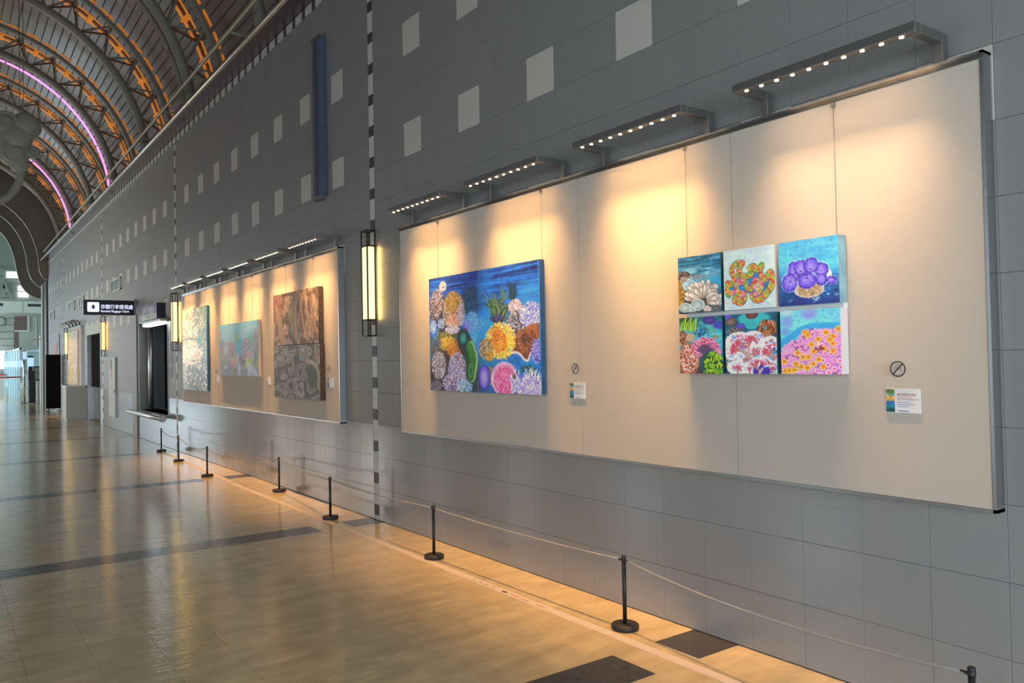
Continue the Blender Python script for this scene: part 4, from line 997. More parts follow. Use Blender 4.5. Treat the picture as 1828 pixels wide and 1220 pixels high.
p.blob(813, 482, 17, 17, (30, 100, 200), inner=(60, 140, 220))
p.blob(855, 508, 34, 36, (150, 132, 130), wob=.1); p.dabs(855, 508, 33, 36, 260, [(230, 224, 226), (170, 150, 150), (200, 170, 150)], 1.5, 2)
p.blob(885, 590, 62, 52, (80, 84, 96), wob=.15); p.dabs(880, 590, 62, 52, 420, [(214, 214, 216), (40, 40, 50), (130, 150, 180), (180, 170, 160), (20, 24, 30), (160, 130, 80)], 2.0, 2.0, 'rand')
p.blob(942, 552, 50, 62, (96, 110, 190), wob=.08); p.dabs(942, 552, 52, 64, 560, [(232, 232, 246), (170, 176, 226), (110, 120, 200), (240, 240, 250), (70, 90, 180)], 1.4, 2.4)
rock = [(842, 668), (870, 640), (900, 636), (930, 612), (990, 596), (996, 640), (988, 690), (968, 715), (962, 742), (940, 770), (934, 806), (912, 800), (895, 776), (872, 758), (843, 762), (850, 715)]
p.poly(rock, (150, 88, 50)); p.stroke([(843, 762), (872, 758), (895, 776), (912, 800), (934, 806), (940, 770), (962, 742), (968, 715), (988, 690)], 4.5, (232, 214, 190), sm=2)
p.dabs(920, 690, 46, 56, 120, [(120, 66, 36), (170, 100, 56), (90, 50, 30), (176, 120, 80)], 3, 1.4, 'rand', 8, .5); p.blob(915, 690, 26, 18, (78, 42, 26), soft=.9, alpha=.8); p.dabs(900, 700, 40, 40, 20, [(230, 200, 170)], 1, 1)
p.dabs(978, 750, 26, 60, 260, [(110, 90, 190), (180, 160, 224), (70, 60, 150), (210, 200, 236)], 1.5, 1.6)
# yellow coral
for i in range(150):
    a = p.r.random()*2*PI; q = .55+.5*p.r.random(); x, y = 778+82*q*math.cos(a), 700+105*q*math.sin(a)*(.9 if math.sin(a) < 0 else 1)
    p.stroke([(785+(x-785)*.35, 700+(y-700)*.35), ((785+x)/2+p.r.normal(0, 8), (700+y)/2+p.r.normal(0, 8)), (x, y)], 6, [(236, 200, 24), (244, 214, 60), (224, 170, 20), (232, 190, 60)][i % 4], taper=.35, alpha=.95)
p.dabs(778, 695, 80, 98, 420, [(246, 226, 90), (232, 180, 20), (240, 206, 40), (250, 236, 150)], 1.6, 2.2); p.dabs(770, 700, 44, 60, 240, [(230, 130, 20), (214, 110, 30), (236, 160, 30)], 1.8, 2.0); p.dabs(752, 650, 30, 30, 60, [(220, 120, 30)], 1.6, 1.6)
p.dabs(700, 742, 38, 55, 320, [(196, 156, 80), (160, 120, 60), (226, 200, 150), (110, 90, 60)], 1.5, 2.0); p.dabs(722, 780, 22, 26, 120, [(226, 170, 50), (200, 130, 40)], 1.6, 1.8)
p.blob(735, 890, 26, 50, (110, 100, 80), wob=.1); p.dabs(735, 890, 26, 50, 160, [(150, 136, 110), (80, 76, 60), (180, 170, 140)], 1.5, 1.4)
p.blob(695, 898, 32, 68, (52, 40, 130), soft=.1); p.blob(695, 896, 28, 62, (106, 76, 214), soft=.15, inner=(190, 176, 200)); p.dabs(697, 905, 16, 44, 80, [(170, 150, 190), (200, 180, 170)], 1.2, 1.4, alpha=.6)
p.blob(806, 908, 66, 92, (206, 150, 170), wob=.06); p.dabs(806, 908, 66, 92, 520, [(250, 226, 236), (240, 200, 214), (230, 150, 180)], 1.5, 1.9, rmin=.75)
p.blob(806, 912, 54, 78, (226, 110, 150), soft=.4); p.dabs(806, 912, 54, 76, 560, [(220, 70, 120), (236, 130, 160), (206, 60, 100), (246, 170, 190)], 1.6, 1.5, 'rand', 12)
p.blob(872, 912, 20, 40, (70, 56, 50), wob=.15); p.dabs(872, 912, 20, 38, 90, [(110, 90, 70), (50, 40, 40)], 1.5, 1.4); p.dabs(930, 850, 34, 20, 70, [(20, 80, 90), (40, 110, 110)], 1.8, 1.5)
p.blob(950, 945, 80, 62, (96, 110, 190), wob=.15)
for i in range(90):
    x = 845+165*p.r.random(); y = 985-20*p.r.random(); h_ = 60+75*p.r.random()*(.3+.7*math.sin(max(0, (x-845)/165*2.6)))
    p.stroke([(x, y), (x+p.r.normal(0, 10), y-h_*.5), (x+p.r.normal(0, 16), y-h_)], 3.2, [(236, 236, 250), (190, 184, 230), (130, 126, 204), (246, 246, 252)][i % 4], taper=.3, alpha=.9)
p.dabs(950, 945, 78, 50, 500, [(240, 240, 252), (176, 170, 226), (120, 110, 200), (224, 200, 236)], 1.4, 2.0, 'rand')
p.stroke([(652, 318), (657, 640), (662, 980)], 1.6, (90, 170, 214), alpha=.35); p.stroke([(975, 256), (1000, 800)], 2.2, (80, 176, 226), alpha=.4); p.stroke([(940, 300), (965, 292)], 3, (8, 26, 60), alpha=.8); p.stroke([(940, 288), (965, 280)], 2, (8, 26, 60), alpha=.8)
p.grade(.90, .98, 1.22); REEF = p.img
canvas('large blue coral reef painting of two joined canvases on the near board', np.clip(REEF*1.08, 0, 1), 5.99, 4.43, 2.291, 1.335, 3.432, M['paint_dark'], halves=.497, wires=(5.90, 4.45))

# --- six small canvases
GW = dict(group=None)
def six(label, img, col, row, side):
    img = img*np.array(SIXG)
    yh = [3.117, 2.793, 2.448][col]; yl = [2.813, 2.472, 2.121][col]; z0, z1 = ((1.831, 2.148) if row == 0 else (1.494, 1.807))
    return canvas(label, np.clip(img*1.02, 0, 1), yh, yl, z1, z0, 3.412, side, wires=[(3.10,), (), (2.165,)][col] if row == 0 else ())
# upper left
SIXG = (1.04, 1.10, 1.22)
p = Pic(150, 155, [(80, 370), (735, 258), (775, 1185), (108, 1220)], 5)
p.fill([(0, (26, 90, 120)), (.15, (40, 120, 145)), (.32, (110, 176, 190)), (.45, (60, 160, 180)), (.7, (30, 110, 140)), (1, (34, 60, 66))])
p.waves(0, .35, 120, [(16, 60, 90), (150, 200, 210), (40, 130, 160), (20, 80, 110)], .1, .5, 1.6, .6); p.tex(.12, (5, 7), (20, 24))
p.blob(250, 560, 120, 60, (140, 200, 210), soft=.9, alpha=.7); p.blob(520, 640, 130, 40, (110, 150, 150), soft=.8, alpha=.6); p.blob(640, 740, 90, 120, (46, 160, 200), soft=.9, alpha=.7)
p.dabs(170, 640, 100, 70, 200, [(80, 60, 54), (60, 50, 50), (120, 96, 84)], 2.4, 1.3); p.dabs(340, 650, 110, 40, 180, [(120, 110, 100), (180, 170, 160), (90, 90, 96)], 1.1, 1.3); p.dabs(130, 900, 70, 210, 420, [(140, 100, 24), (170, 130, 40), (100, 76, 30), (190, 150, 60)], 2.2, 1.5, 'rand', 10)
p.blob(240, 760, 95, 100, (120, 170, 184), wob=.1); p.dabs(240, 760, 95, 95, 200, [(170, 206, 214), (90, 150, 170), (200, 220, 220)], 1.4, 1.4); p.dabs(170, 690, 60, 40, 80, [(170, 160, 150), (120, 110, 106)], 1.8, 1.4)
p.blob(470, 1010, 280, 250, (50, 60, 62), soft=.3, wob=.1)
for k in range(62):
    a = math.radians(-172+190*((k*.618) % 1)); r1 = 330-90*p.r.random()-(k > 30)*80; x, y = 480+r1*math.cos(a), 1010+r1*.98*math.sin(a); x2, y2 = 480+r1*.45*math.cos(a), 1010+r1*.45*math.sin(a)
    p.stroke([(x2, y2), ((x+x2)/2, (y+y2)/2), (x, y)], 37, (112, 102, 88)); p.stroke([(x2, y2), ((x+x2)/2, (y+y2)/2), (x, y)], 29, lambda f: (176+36*f, 166+40*f, 146+46*f), jit=5); p.stroke([((x+x2)/2-10, (y+y2)/2), (x-10, y)], 8, (236, 232, 224), alpha=.7)
for c in ((200, 1120, 100, 75), (390, 1080, 112, 92), (290, 1160, 70, 50)): p.blob(*c, (206, 216, 208), soft=.12); p.blob(c[0]-6, c[1]+3, c[2]*.86, c[3]*.86, (120, 156, 150), inner=(196, 206, 198), soft=.2)
p.dabs(650, 1150, 150, 60, 200, [(60, 70, 70), (150, 140, 124), (40, 50, 54), (90, 130, 130)], 2, 1.5, 'rand'); p.blob(540, 1150, 60, 60, (206, 190, 172), wob=.15); p.dabs(400, 1210, 300, 26, 130, [(40, 44, 46), (120, 120, 110)], 1.8, 1.4, 'rand')
six('small canvas of white finger coral in teal water, top left of the six', p.img, 0, 0, M['edge_teal'])
# upper middle: bright meander coral
p = Pic(160, 155, [(790, 245), (1580, 130), (1615, 1115), (825, 1165)], 6)
p.fill([(0, (196, 220, 238)), (.5, (204, 222, 236)), (1, (202, 218, 230))]); p.tex(.05, (4, 5), (16, 18)); p.waves(0, 1, 80, [(220, 234, 244), (176, 208, 232)], .05, .25, 3, .35)
for c in ((1250, 740, 250, 150), (1180, 650, 140, 60), (1050, 760, 160, 110), (1400, 820, 120, 120), (1290, 620, 110, 70), (920, 820, 70, 100)): p.blob(*c, (48, 128, 190), soft=.3, wob=.1)
p.dabs(1230, 740, 260, 150, 200, [(30, 100, 170), (80, 160, 200), (40, 140, 160)], 2.2, 2, 'rand', 10, .7); p.dabs(1320, 960, 90, 40, 60, [(40, 120, 170), (90, 180, 160)], 2, 1.6, 'rand')
PALS = [[(100, 190, 60), (246, 150, 60), (214, 50, 60), (236, 196, 40), (90, 160, 80), (250, 90, 80)], [(250, 90, 160), (250, 120, 180), (246, 150, 90), (200, 110, 190)]]
def meander(pts, r, pal, n0):
    k0 = p.r.integers(99); p.stroke(pts, r*1.12, (50, 96, 90), sm=2)
    p.stroke(pts, r, lambda f: PALS[pal][(int(f*n0)*7+int(f*n0*1.7)+k0) % len(PALS[pal])], sm=2, step=.25, soft=.3, jit=6)
    for s_ in (-1, 1): p.stroke([(a+s_*r*.55, b-s_*r*.3) for a, b in pts], r*.30, lambda f: PALS[0][(int(f*n0*1.5)*5+s_) % 4], sm=2, step=.5, jit=5, alpha=.7)
    p.stroke(pts, r*.16, lambda f: [(40, 110, 150), (250, 210, 80), (160, 40, 60), (120, 200, 90)][int(f*n0*4) % 4], sm=2, step=1.5, alpha=.7)
meander([(980, 1000), (1000, 940), (1010, 1030), (1100, 1030), (1130, 950), (1110, 900)], 46, 0, 6)
meander([(1250, 930), (1300, 1000), (1390, 980), (1440, 920), (1500, 850), (1550, 760), (1560, 660), (1520, 570)], 46, 0, 12)
meander([(1380, 600), (1390, 680), (1460, 690), (1470, 610), (1520, 560)], 36, 0, 7)
meander([(1030, 420), (950, 460), (915, 560), (965, 640), (975, 730), (900, 770), (860, 720), (870, 800), (860, 880), (890, 920)], 40, 0, 12)
meander([(1090, 425), (1050, 480), (1030, 570), (1050, 625), (1150, 635), (1220, 610), (1225, 560)], 40, 0, 9)
meander([(1205, 500), (1270, 470), (1290, 530), (1370, 520), (1385, 460)], 42, 0, 6)
meander([(950, 880), (900, 890)], 34, 1, 3)
meander([(1100, 900), (1030, 900), (1000, 820), (1010, 740), (1080, 700), (1150, 730), (1160, 820), (1230, 840), (1260, 760), (1270, 690), (1340, 690), (1390, 770), (1370, 850), (1290, 910)], 38, 1, 14)
meander([(1150, 760), (1180, 830), (1240, 830), (1262, 740)], 30, 0, 6); p.dabs(1330, 800, 60, 60, 60, [(160, 214, 90), (240, 180, 90), (200, 130, 200)], 2, 1.8)
six('small canvas with a rainbow coloured winding coral on pale blue, top middle of the six', p.img, 1, 0, M['edge_white'])
# upper right: purple ruffled coral
p = Pic(160, 155, [(70, 190), (925, 70), (965, 1055), (108, 1115)], 7)
p.fill([(0, (84, 176, 206)), (.35, (86, 190, 226)), (.5, (60, 160, 205)), (.62, (36, 110, 160)), (.8, (28, 84, 134)), (1, (34, 56, 116))]); p.tex(.10, (5, 6), (22, 24))
p.waves(0, .5, 60, [(120, 214, 236), (70, 170, 210)], .1, .4, 4, .4); p.splat(500, 350, 420, 200, 60, [(20, 90, 160), (30, 110, 170)], 1.6); p.splat(500, 900, 430, 150, 130, [(150, 200, 214), (50, 120, 160), (40, 44, 110), (30, 90, 140)], 3.2, .7); p.splat(620, 1010, 60, 40, 14, [(210, 230, 230)], 3.5, 1); p.splat(760, 900, 50, 40, 12, [(120, 200, 220)], 3, 1)
p.waves(.5, .62, 40, [(40, 120, 150), (120, 190, 200), (20, 70, 110)], .05, .2, 1.2, .6); p.blob(400, 1040, 120, 50, (50, 50, 120), soft=.9, alpha=.6)
for c in ((240, 760, 124, 148), (300, 600, 100, 160), (400, 540, 110, 115), (545, 510, 114, 120), (690, 570, 108, 106), (490, 740, 140, 125), (695, 715, 88, 94), (842, 728, 78, 66), (520, 860, 215, 122), (800, 640, 40, 70)): p.blob(*c, (216, 224, 240), soft=.12)
p.blob(520, 862, 195, 108, (206, 178, 126), wob=.04); p.dabs(530, 880, 170, 80, 90, [(150, 120, 86), (224, 200, 150), (170, 140, 96)], 3.0, 2.2, 'rand', 6, .6)
def ruffle(x, y, rx, ry, ox, oy):
    p.blob(x, y, rx, ry, (84, 68, 186), wob=.04, soft=.12)
    n = int(2.6*(rx+ry)/8)
    for k in range(n*2):
        a = 2*PI*k/(n*2)+p.r.normal(0, .03); ex, ey = x+rx*.93*math.cos(a), y+ry*.93*math.sin(a)
        p.stroke([(ox+(ex-ox)*.25, oy+(ey-oy)*.25), (ex, ey)], 4.2, lambda f: (200-80*f, 180-90*f, 236-10*f) if k % 2 else (126-40*f, 110-44*f, 210), taper=.2, alpha=.8)
    p.blob(ox, oy, 14, 12, (186, 160, 232), soft=.8, alpha=.8)
    p.dabs(x, y, rx, ry, 40, [(70, 50, 160), (90, 70, 190)], 1.6, 2, rmin=.88)
for c in ((300, 600, 88, 145, 330, 650), (400, 545, 98, 108, 400, 620), (690, 572, 96, 96, 680, 600), (545, 510, 104, 108, 540, 590), (240, 765, 112, 134, 260, 730), (695, 716, 76, 82, 690, 700), (842, 730, 64, 54, 800, 720), (490, 735, 130, 115, 480, 680)): ruffle(*c)
p.blob(475, 660, 26, 10, (50, 30, 110)); p.stroke([(330, 600), (340, 660), (440, 662)], 5, (60, 44, 150)); p.stroke([(890, 170), (930, 500), (945, 900)], 3, (150, 210, 226), alpha=.35)
six('small canvas of a ruffled purple coral on blue, top right of the six', p.img, 2, 0, mat('pale_blue_canvas_edge', (.22, .42, .50), .5, noise=.4, nscale=12))
# lower left
p = Pic(155, 150, [(120, 245), (800, 190), (825, 1115), (165, 1115)], 8)
p.fill([(0, (36, 110, 116)), (.3, (70, 170, 176)), (.5, (60, 170, 190)), (.75, (30, 90, 100)), (1, (40, 60, 64))]); p.tex(.16, (6, 7), (26, 28)); p.waves(.1, .6, 50, [(120, 200, 190), (40, 130, 140), (110, 160, 80)], .04, .14, 3, .5)
p.blob(230, 300, 120, 100, (40, 80, 50), soft=.6); p.splat(470, 480, 130, 70, 110, [(24, 70, 140), (30, 96, 150), (20, 50, 100)], 3.2, .9); p.splat(590, 400, 70, 60, 50, [(150, 190, 90), (120, 200, 200)], 2.6, .8); p.dabs(700, 540, 40, 26, 30, [(160, 140, 110)], 2, 1.6)
for k in range(9): x = 165+28*k; p.stroke([(x, 320-6*(k % 3)*6), (x-6, 390), (x-16, 450-10*(k % 2))], 10, [(166, 210, 30), (120, 190, 30), (190, 214, 40)][k % 3], sm=1); p.stroke([(x+12, 330), (x+4, 440)], 3, (30, 90, 50))
p.blob(600, 268, 100, 68, (56, 46, 120), inner=(84, 70, 150), wob=.06); p.blob(765, 345, 98, 62, (66, 72, 170), wob=.08)
p.blob(190, 560, 80, 110, (120, 80, 56), wob=.1); p.dabs(190, 580, 80, 110, 180, [(150, 104, 76), (90, 60, 44), (170, 130, 100)], 2.6, 1.4, 'rand'); p.blob(310, 550, 72, 66, (184, 160, 128), wob=.1)
p.blob(290, 900, 160, 260, (176, 96, 66), wob=.08); p.dabs(290, 900, 155, 250, 340, [(196, 100, 64), (150, 84, 60), (210, 120, 84), (120, 76, 60)], 2.4, 1.6, 'rand'); p.dabs(290, 880, 155, 230, 90, [(236, 222, 206), (226, 208, 190)], 2.6, 1.1, 'rand', 6)
p.blob(540, 800, 90, 160, (70, 76, 100), soft=.7)
for k in range(120):
    a = math.radians(185+175*p.r.random()); q = 150+90*p.r.random(); x, y = 545+q*1.0*math.cos(a), 800+q*1.05*math.sin(a)
    p.stroke([(x, y), ((x+550)/2, (y+860)/2)], 3, (110, 60, 96), alpha=.5); p.blob(x, y, 24, 20, (232, 190, 206), soft=.3); p.blob(x, y+3, 19, 16, [(206, 56, 96), (190, 50, 84), (224, 96, 130)][k % 3], soft=.3)
p.dabs(740, 850, 40, 80, 60, [(206, 60, 90), (236, 200, 210)], 2.2, 1.4); p.dabs(440, 820, 50, 40, 40, [(196, 80, 130), (226, 170, 200)], 2, 1.4)
p.blob(660, 960, 155, 185, (30, 84, 40), wob=.06); p.blob(780, 1080, 90, 60, (60, 130, 30))
for k in range(78):
    x, y = 660+140*(2*p.r.random()-1), 950+165*(2*p.r.random()-1)
    if ((x-660)/150)**2+((y-960)/180)**2 < 1: a = p.r.random()*6; p.stroke([(x, y), (x+28*math.cos(a), y+28*math.sin(a)), (x+44*math.cos(a+.9), y+44*math.sin(a+.9))], 9, [(150, 196, 30), (190, 204, 30), (120, 180, 40)][k % 3])
p.dabs(470, 1080, 60, 60, 80, [(40, 44, 54), (80, 80, 90)], 2, 1.4)
six('small canvas with red, orange and lime corals, bottom left of the six', p.img, 0, 1, M['edge_teal'])
# lower middle
p = Pic(160, 150, [(840, 185), (1625, 140), (1690, 1110), (870, 1115)], 9)
p.fill([(0, (22, 90, 110)), (.5, (24, 84, 112)), (1, (20, 60, 90))]); p.tex(.18, (6, 7), (24, 26))
p.blob(1290, 240, 250, 120, (60, 184, 176), wob=.12); p.blob(1250, 340, 100, 70, (60, 176, 170), wob=.15); p.blob(890, 215, 60, 40, (90, 90, 190)); p.blob(935, 290, 95, 66, (96, 70, 60), inner=(150, 130, 116), wob=.08); p.blob(1255, 190, 96, 55, (96, 44, 44), inner=(130, 84, 80), wob=.1)
p.blob(1020, 430, 140, 66, (116, 100, 92), wob=.1); p.dabs(1000, 430, 120, 50, 70, [(150, 130, 120), (80, 70, 66)], 2.4, 1.6, 'rand'); p.blob(1085, 352, 76, 44, (76, 60, 160), inner=(110, 96, 190), wob=.05)
p.blob(1510, 380, 150, 120, (140, 74, 36), wob=.12); p.dabs(1510, 380, 140, 110, 130, [(170, 96, 46), (110, 52, 30), (190, 120, 70)], 3, 1.8, 'rand'); p.blob(1465, 380, 28, 30, (50, 150, 150)); p.blob(1490, 480, 70, 60, (176, 120, 76), wob=.1); p.blob(1660, 500, 40, 60, (100, 50, 60))
p.blob(900, 930, 50, 110, (130, 116, 108)); p.blob(1150, 860, 260, 160, (60, 80, 120), soft=.5)
def fan(x, y, rx, ry, n, seed_a, trunk=None):
    for k in range(n):
        a = seed_a[0]+(seed_a[1]-seed_a[0])*k/max(1, n-1); bx, by = x+rx*math.cos(a), y+ry*math.sin(a); p.blob(bx, by, 44, 40, (232, 232, 248), soft=.4, wob=.12)
def tree(x, y, a, L, dep):
    x2, y2 = x+L*math.cos(a), y+L*math.sin(a); c = [(214, 60, 80), (210, 76, 84), (196, 110, 100), (186, 150, 140)][min(dep, 3)]
    if dep == 0: p.blob(x2, y2, 22, 20, (228, 228, 248), soft=.8, alpha=.5)
    if dep > 0:
        for d_ in (-.5, 0.02, .5): tree(x2, y2, a+d_+p.r.normal(0, .12), L*.68, dep-1)
    p.stroke([(x, y), (x2, y2)], 4.6+4.4*dep, c, soft=.5)
MASS = ((1080, 620, 200, 150), (1290, 560, 130, 105), (960, 740, 90, 120), (1330, 760, 90, 90), (1560, 640, 110, 100), (1560, 800, 130, 130), (1050, 1010, 130, 90), (1290, 1000, 130, 90), (1480, 930, 90, 90), (1610, 1000, 80, 90), (1200, 890, 130, 70))
for c in MASS: p.blob(*c, (150, 160, 214), soft=.3)
for c in MASS:
    for k in range(22):
        a = 2*PI*k/22; p.blob(c[0]+c[2]*math.cos(a), c[1]+c[3]*math.sin(a), 38, 34, (232, 234, 250), soft=.35, wob=.2)
for c in MASS:
    for k in range(5): p.blob(c[0]+c[2]*p.r.normal(0, .4), c[1]+c[3]*p.r.normal(0, .4), 44, 34, [(110, 160, 214), (90, 90, 190), (60, 130, 180), (200, 206, 240)][k % 4], soft=.7, alpha=.6, wob=.2)
p.dabs(1260, 820, 420, 300, 120, [(240, 240, 252), (206, 206, 240), (250, 250, 255)], 3, 1.4, 'rand', 6, .6)
p.dabs(1640, 900, 40, 190, 60, [(90, 170, 180), (60, 120, 150)], 3, 1.6, 'rand')
for c in MASS:
    for k in range(6):
        a = -PI/2+(k-2.5)*.85+p.r.normal(0, .2); tree(c[0]+c[2]*.2*math.cos(a), c[1]+c[3]*.2*math.sin(a), a, .36*min(c[2], c[3]), 2)
for a_ in ((1230, 850, -2.35, 150, 3), (1220, 800, -1.55, 130, 3), (1180, 760, -2.9, 110, 3), (1300, 820, -.6, 90, 2), (1660, 850, -2.5, 110, 3), (1650, 960, -2.9, 90, 2), (1390, 1100, -1.9, 100, 3), (1380, 1060, -1.1, 90, 2), (1060, 1110, -1.6, 70, 2), (1250, 1110, -1.7, 60, 2), (1600, 1100, -1.5, 60, 2)): tree(*a_)
p.stroke([(1270, 890), (1180, 760), (1050, 680)], 15, (196, 160, 144), taper=.4); p.stroke([(1270, 870), (1225, 760), (1215, 620)], 17, (200, 160, 150), taper=.5)
for c in ((1340, 1070, 40, 50), (1500, 1060, 80, 60), (1620, 700, 20, 20), (1430, 1000, 40, 40)): p.blob(*c, (66, 46, 150), wob=.2, soft=.4)
p.stroke([(1400, 1110), (1450, 1010)], 18, (190, 170, 170))
six('small canvas of branching red and white coral trees, bottom middle of the six', p.img, 1, 1, M['edge_teal'])
# lower right
p = Pic(160, 150, [(110, 122), (1035, 55), (1075, 1105), (160, 1105)], 10)
p.fill([(0, (110, 200, 232)), (.3, (120, 214, 240)), (.5, (80, 190, 232)), (1, (80, 180, 226))]); p.tex(.05, (5, 6), (26, 28)); p.splat(600, 250, 450, 200, 330, [(60, 150, 190), (170, 236, 246), (40, 110, 150)], 1.1, .7)
p.blob(560, 160, 120, 78, (140, 150, 220), soft=.7, alpha=.9); p.blob(230, 290, 90, 90, (130, 150, 224), soft=.8, alpha=.8); p.blob(200, 440, 70, 50, (120, 140, 220), soft=.8, alpha=.8); p.blob(220, 150, 90, 40, (180, 214, 240), soft=.8); p.stroke([(520, 190), (590, 190), (630, 150)], 7, (110, 110, 200), alpha=.6)
p.stroke([(130, 640), (300, 520), (450, 400), (650, 345), (1040, 350)], 46, (50, 164, 224), soft=.7, alpha=.8, sm=2)
body = [(150, 1110), (160, 780), (210, 650), (330, 590), (420, 560), (450, 450), (540, 400), (1060, 380), (1090, 1110)]
p.poly(body, (206, 116, 176)); p.dabs(560, 820, 480, 330, 10, [(190, 70, 130)], 3, 1)
bd_in = lambda x, y: y > np.interp(x, [150, 210, 330, 420, 450, 540, 1060], [760, 650, 580, 560, 440, 395, 380])+10
pts = []
for _ in range(5000):
    x, y = 150+930*p.r.random(), 380+740*p.r.random(); r = 24+20*(y-380)/720+(12 if x > 720 else 0)
    if bd_in(x, y) and all((x-a)**2+(y-b_)**2 > (.84*(r+c))**2 for a, b_, c in pts): pts.append((x, y, r))
for x, y, r in sorted(pts, key=lambda q: q[1]):
    p.blob(x, y, r*1.06, r*1.06, (190, 110, 170), soft=.2); p.blob(x, y, r*.93, r*.93, [(232, 164, 212), (240, 176, 218), (224, 156, 212), (246, 196, 226)][p.r.integers(4)], soft=.25); p.blob(x, y, r*.62, r*.58, (240, 190, 222), soft=.5); p.blob(x+2, y, r*.34, r*.34, (242, 84, 104), soft=.6)
for x, y in ((825, 450), (500, 450), (545, 490), (705, 555), (605, 640), (640, 745), (795, 705), (930, 620), (935, 735), (930, 510), (395, 775), (480, 838), (565, 838), (720, 870), (640, 940), (790, 985), (375, 940), (455, 985), (545, 1000), (215, 1050), (280, 1040), (355, 1035), (200, 910), (1010, 390), (880, 560)):
    for k in range(26): a = 2*PI*k/26+p.r.normal(0, .08); L = 52+16*p.r.random(); p.stroke([(x, y), (x+L*math.cos(a), y+L*math.sin(a))], 6.5, [(240, 204, 30), (230, 186, 24), (214, 190, 40), (246, 216, 70)][k % 4], taper=.6)
    p.blob(x, y, 30, 28, (246, 150, 30), soft=.7); p.blob(x, y, 17, 15, (250, 104, 34), soft=.6)
p.blob(710, 640, 18, 44, (240, 220, 170)); p.dabs(720, 700, 60, 40, 14, [(150, 60, 70)], 2.4, 2)
six('small canvas of yellow and pink polyps under cyan water, bottom right of the six', p.img, 2, 1, M['edge_white'])
bk = root('hanging_batten', (XB, 2.123, 1.80)); tag(bk, 'white batten visible between the two rows of small canvases', 'batten'); obj('batten', MB().box(-.035, -.001, 0, .96, 0.002, .034), M['white'], bk)

# --- second board
p = Pic(140, 220, [(60, 185), (370, 105), (392, 1140), (92, 1125)], 12)
p.fill([(0, (226, 214, 150)), (.4, (232, 224, 196)), (.6, (214, 210, 204)), (1, (120, 130, 136))]); p.tex(.2, (8, 8), (40, 30))
p.blob(335, 560, 62, 560, (14, 60, 58), soft=.35); p.blob(290, 980, 110, 190, (46, 52, 56), soft=.7); p.dabs(340, 640, 60, 500, 300, [(200, 200, 170), (30, 40, 36), (60, 120, 110), (150, 130, 70)], 4.5, 2.6, 'rand', 14); p.dabs(330, 500, 60, 420, 330, [(30, 90, 84), (16, 50, 50), (60, 70, 40), (150, 150, 120), (20, 36, 30)], 2.6, 2.4, 'rand', 10); p.dabs(290, 260, 60, 150, 120, [(60, 110, 90), (120, 120, 60)], 2.4, 2.2, 'rand', 10, .7); p.dabs(270, 960, 130, 190, 480, [(20, 24, 28), (70, 76, 84), (190, 200, 210), (40, 50, 50), (120, 90, 70)], 4.0, 2.2, 'rand', 10)
p.dabs(200, 500, 140, 340, 260, [(110, 100, 60), (250, 246, 220), (190, 170, 110), (90, 110, 90)], 3.2, 2.4, 'rand', 14, .8); p.dabs(200, 700, 120, 140, 160, [(250, 248, 244), (230, 190, 150)], 2.4, 2.2, 'rand'); p.stroke([(80, 545), (180, 515), (255, 530)], 5, (60, 56, 40), alpha=.8); p.blob(290, 540, 34, 60, (40, 120, 80), wob=.2, alpha=.8); p.blob(150, 900, 20, 30, (130, 80, 40), wob=.2)
p.grade(1.12, 1.08, .98)
canvas('shiny gold and silver foil painting on the left of the second board', p.img, 14.62, 13.06, 2.525, 1.16, 3.435, M['edge_bluegreen'], m=M['foil'], wires=(14.3, 13.3))
p = Pic(150, 100, [(510, 345), (985, 275), (1010, 960), (530, 960)], 13)
p.fill([(0, (120, 180, 190)), (.25, (136, 176, 180)), (.45, (140, 156, 160)), (.7, (146, 146, 140)), (1, (136, 142, 146))]); p.tex(.1, (5, 7), (22, 30))
p.waves(0, .35, 60, [(90, 170, 190), (170, 190, 190), (100, 160, 176)], .05, .2, 4, .4)
p.dabs(620, 640, 90, 90, 110, [(160, 140, 130), (130, 120, 130), (176, 150, 140)], 3.4, 1.5, 'rand', 8, .7); p.blob(760, 590, 44, 110, (70, 160, 184), soft=.7); p.dabs(860, 600, 70, 110, 130, [(140, 120, 130), (110, 116, 124), (170, 140, 150), (90, 130, 130)], 2.8, 1.6, 'rand', 8, .7); p.dabs(955, 620, 40, 180, 150, [(110, 130, 140), (90, 110, 120), (150, 160, 160)], 2.4, 2, 'rand', 6, .7)
for x, y, rx, ry, c in ((720, 500, 20, 60, (130, 170, 60)), (895, 500, 28, 60, (70, 150, 140)), (965, 450, 26, 60, (150, 130, 150)), (600, 640, 30, 60, (160, 176, 186)), (690, 800, 34, 50, (226, 140, 110)), (720, 760, 18, 60, (200, 176, 70)), (855, 790, 28, 60, (206, 204, 60)), (900, 780, 26, 30, (150, 184, 60)), (570, 800, 18, 40, (120, 150, 80)), (640, 880, 70, 80, (116, 120, 124)), (880, 680, 26, 40, (196, 140, 150)), (555, 720, 14, 30, (180, 180, 90)), (600, 850, 20, 28, (190, 190, 196)), (990, 800, 20, 50, (170, 160, 70)), (545, 570, 30, 40, (80, 120, 160))): p.blob(x, y, rx, ry, c, soft=1.0, alpha=.7)
for q in ([(745, 720), (765, 820), (770, 950)], [(880, 820), (890, 900), (890, 955)], [(880, 820), (950, 890), (980, 950)]): p.stroke(q, 24, (176, 190, 196), alpha=.8)
p.blob(722, 900, 24, 48, (130, 120, 96), wob=.05); p.dabs(800, 760, 36, 70, 50, [(110, 104, 120)], 2.4, 1.6)
p.grade(.86, .98, 1.18)
canvas('pale pastel reef painting in the middle of the second board', p.img*.95, 12.36, 10.55, 2.172, 1.415, 3.435, M['edge_cream'], wires=(12.0, 10.9))
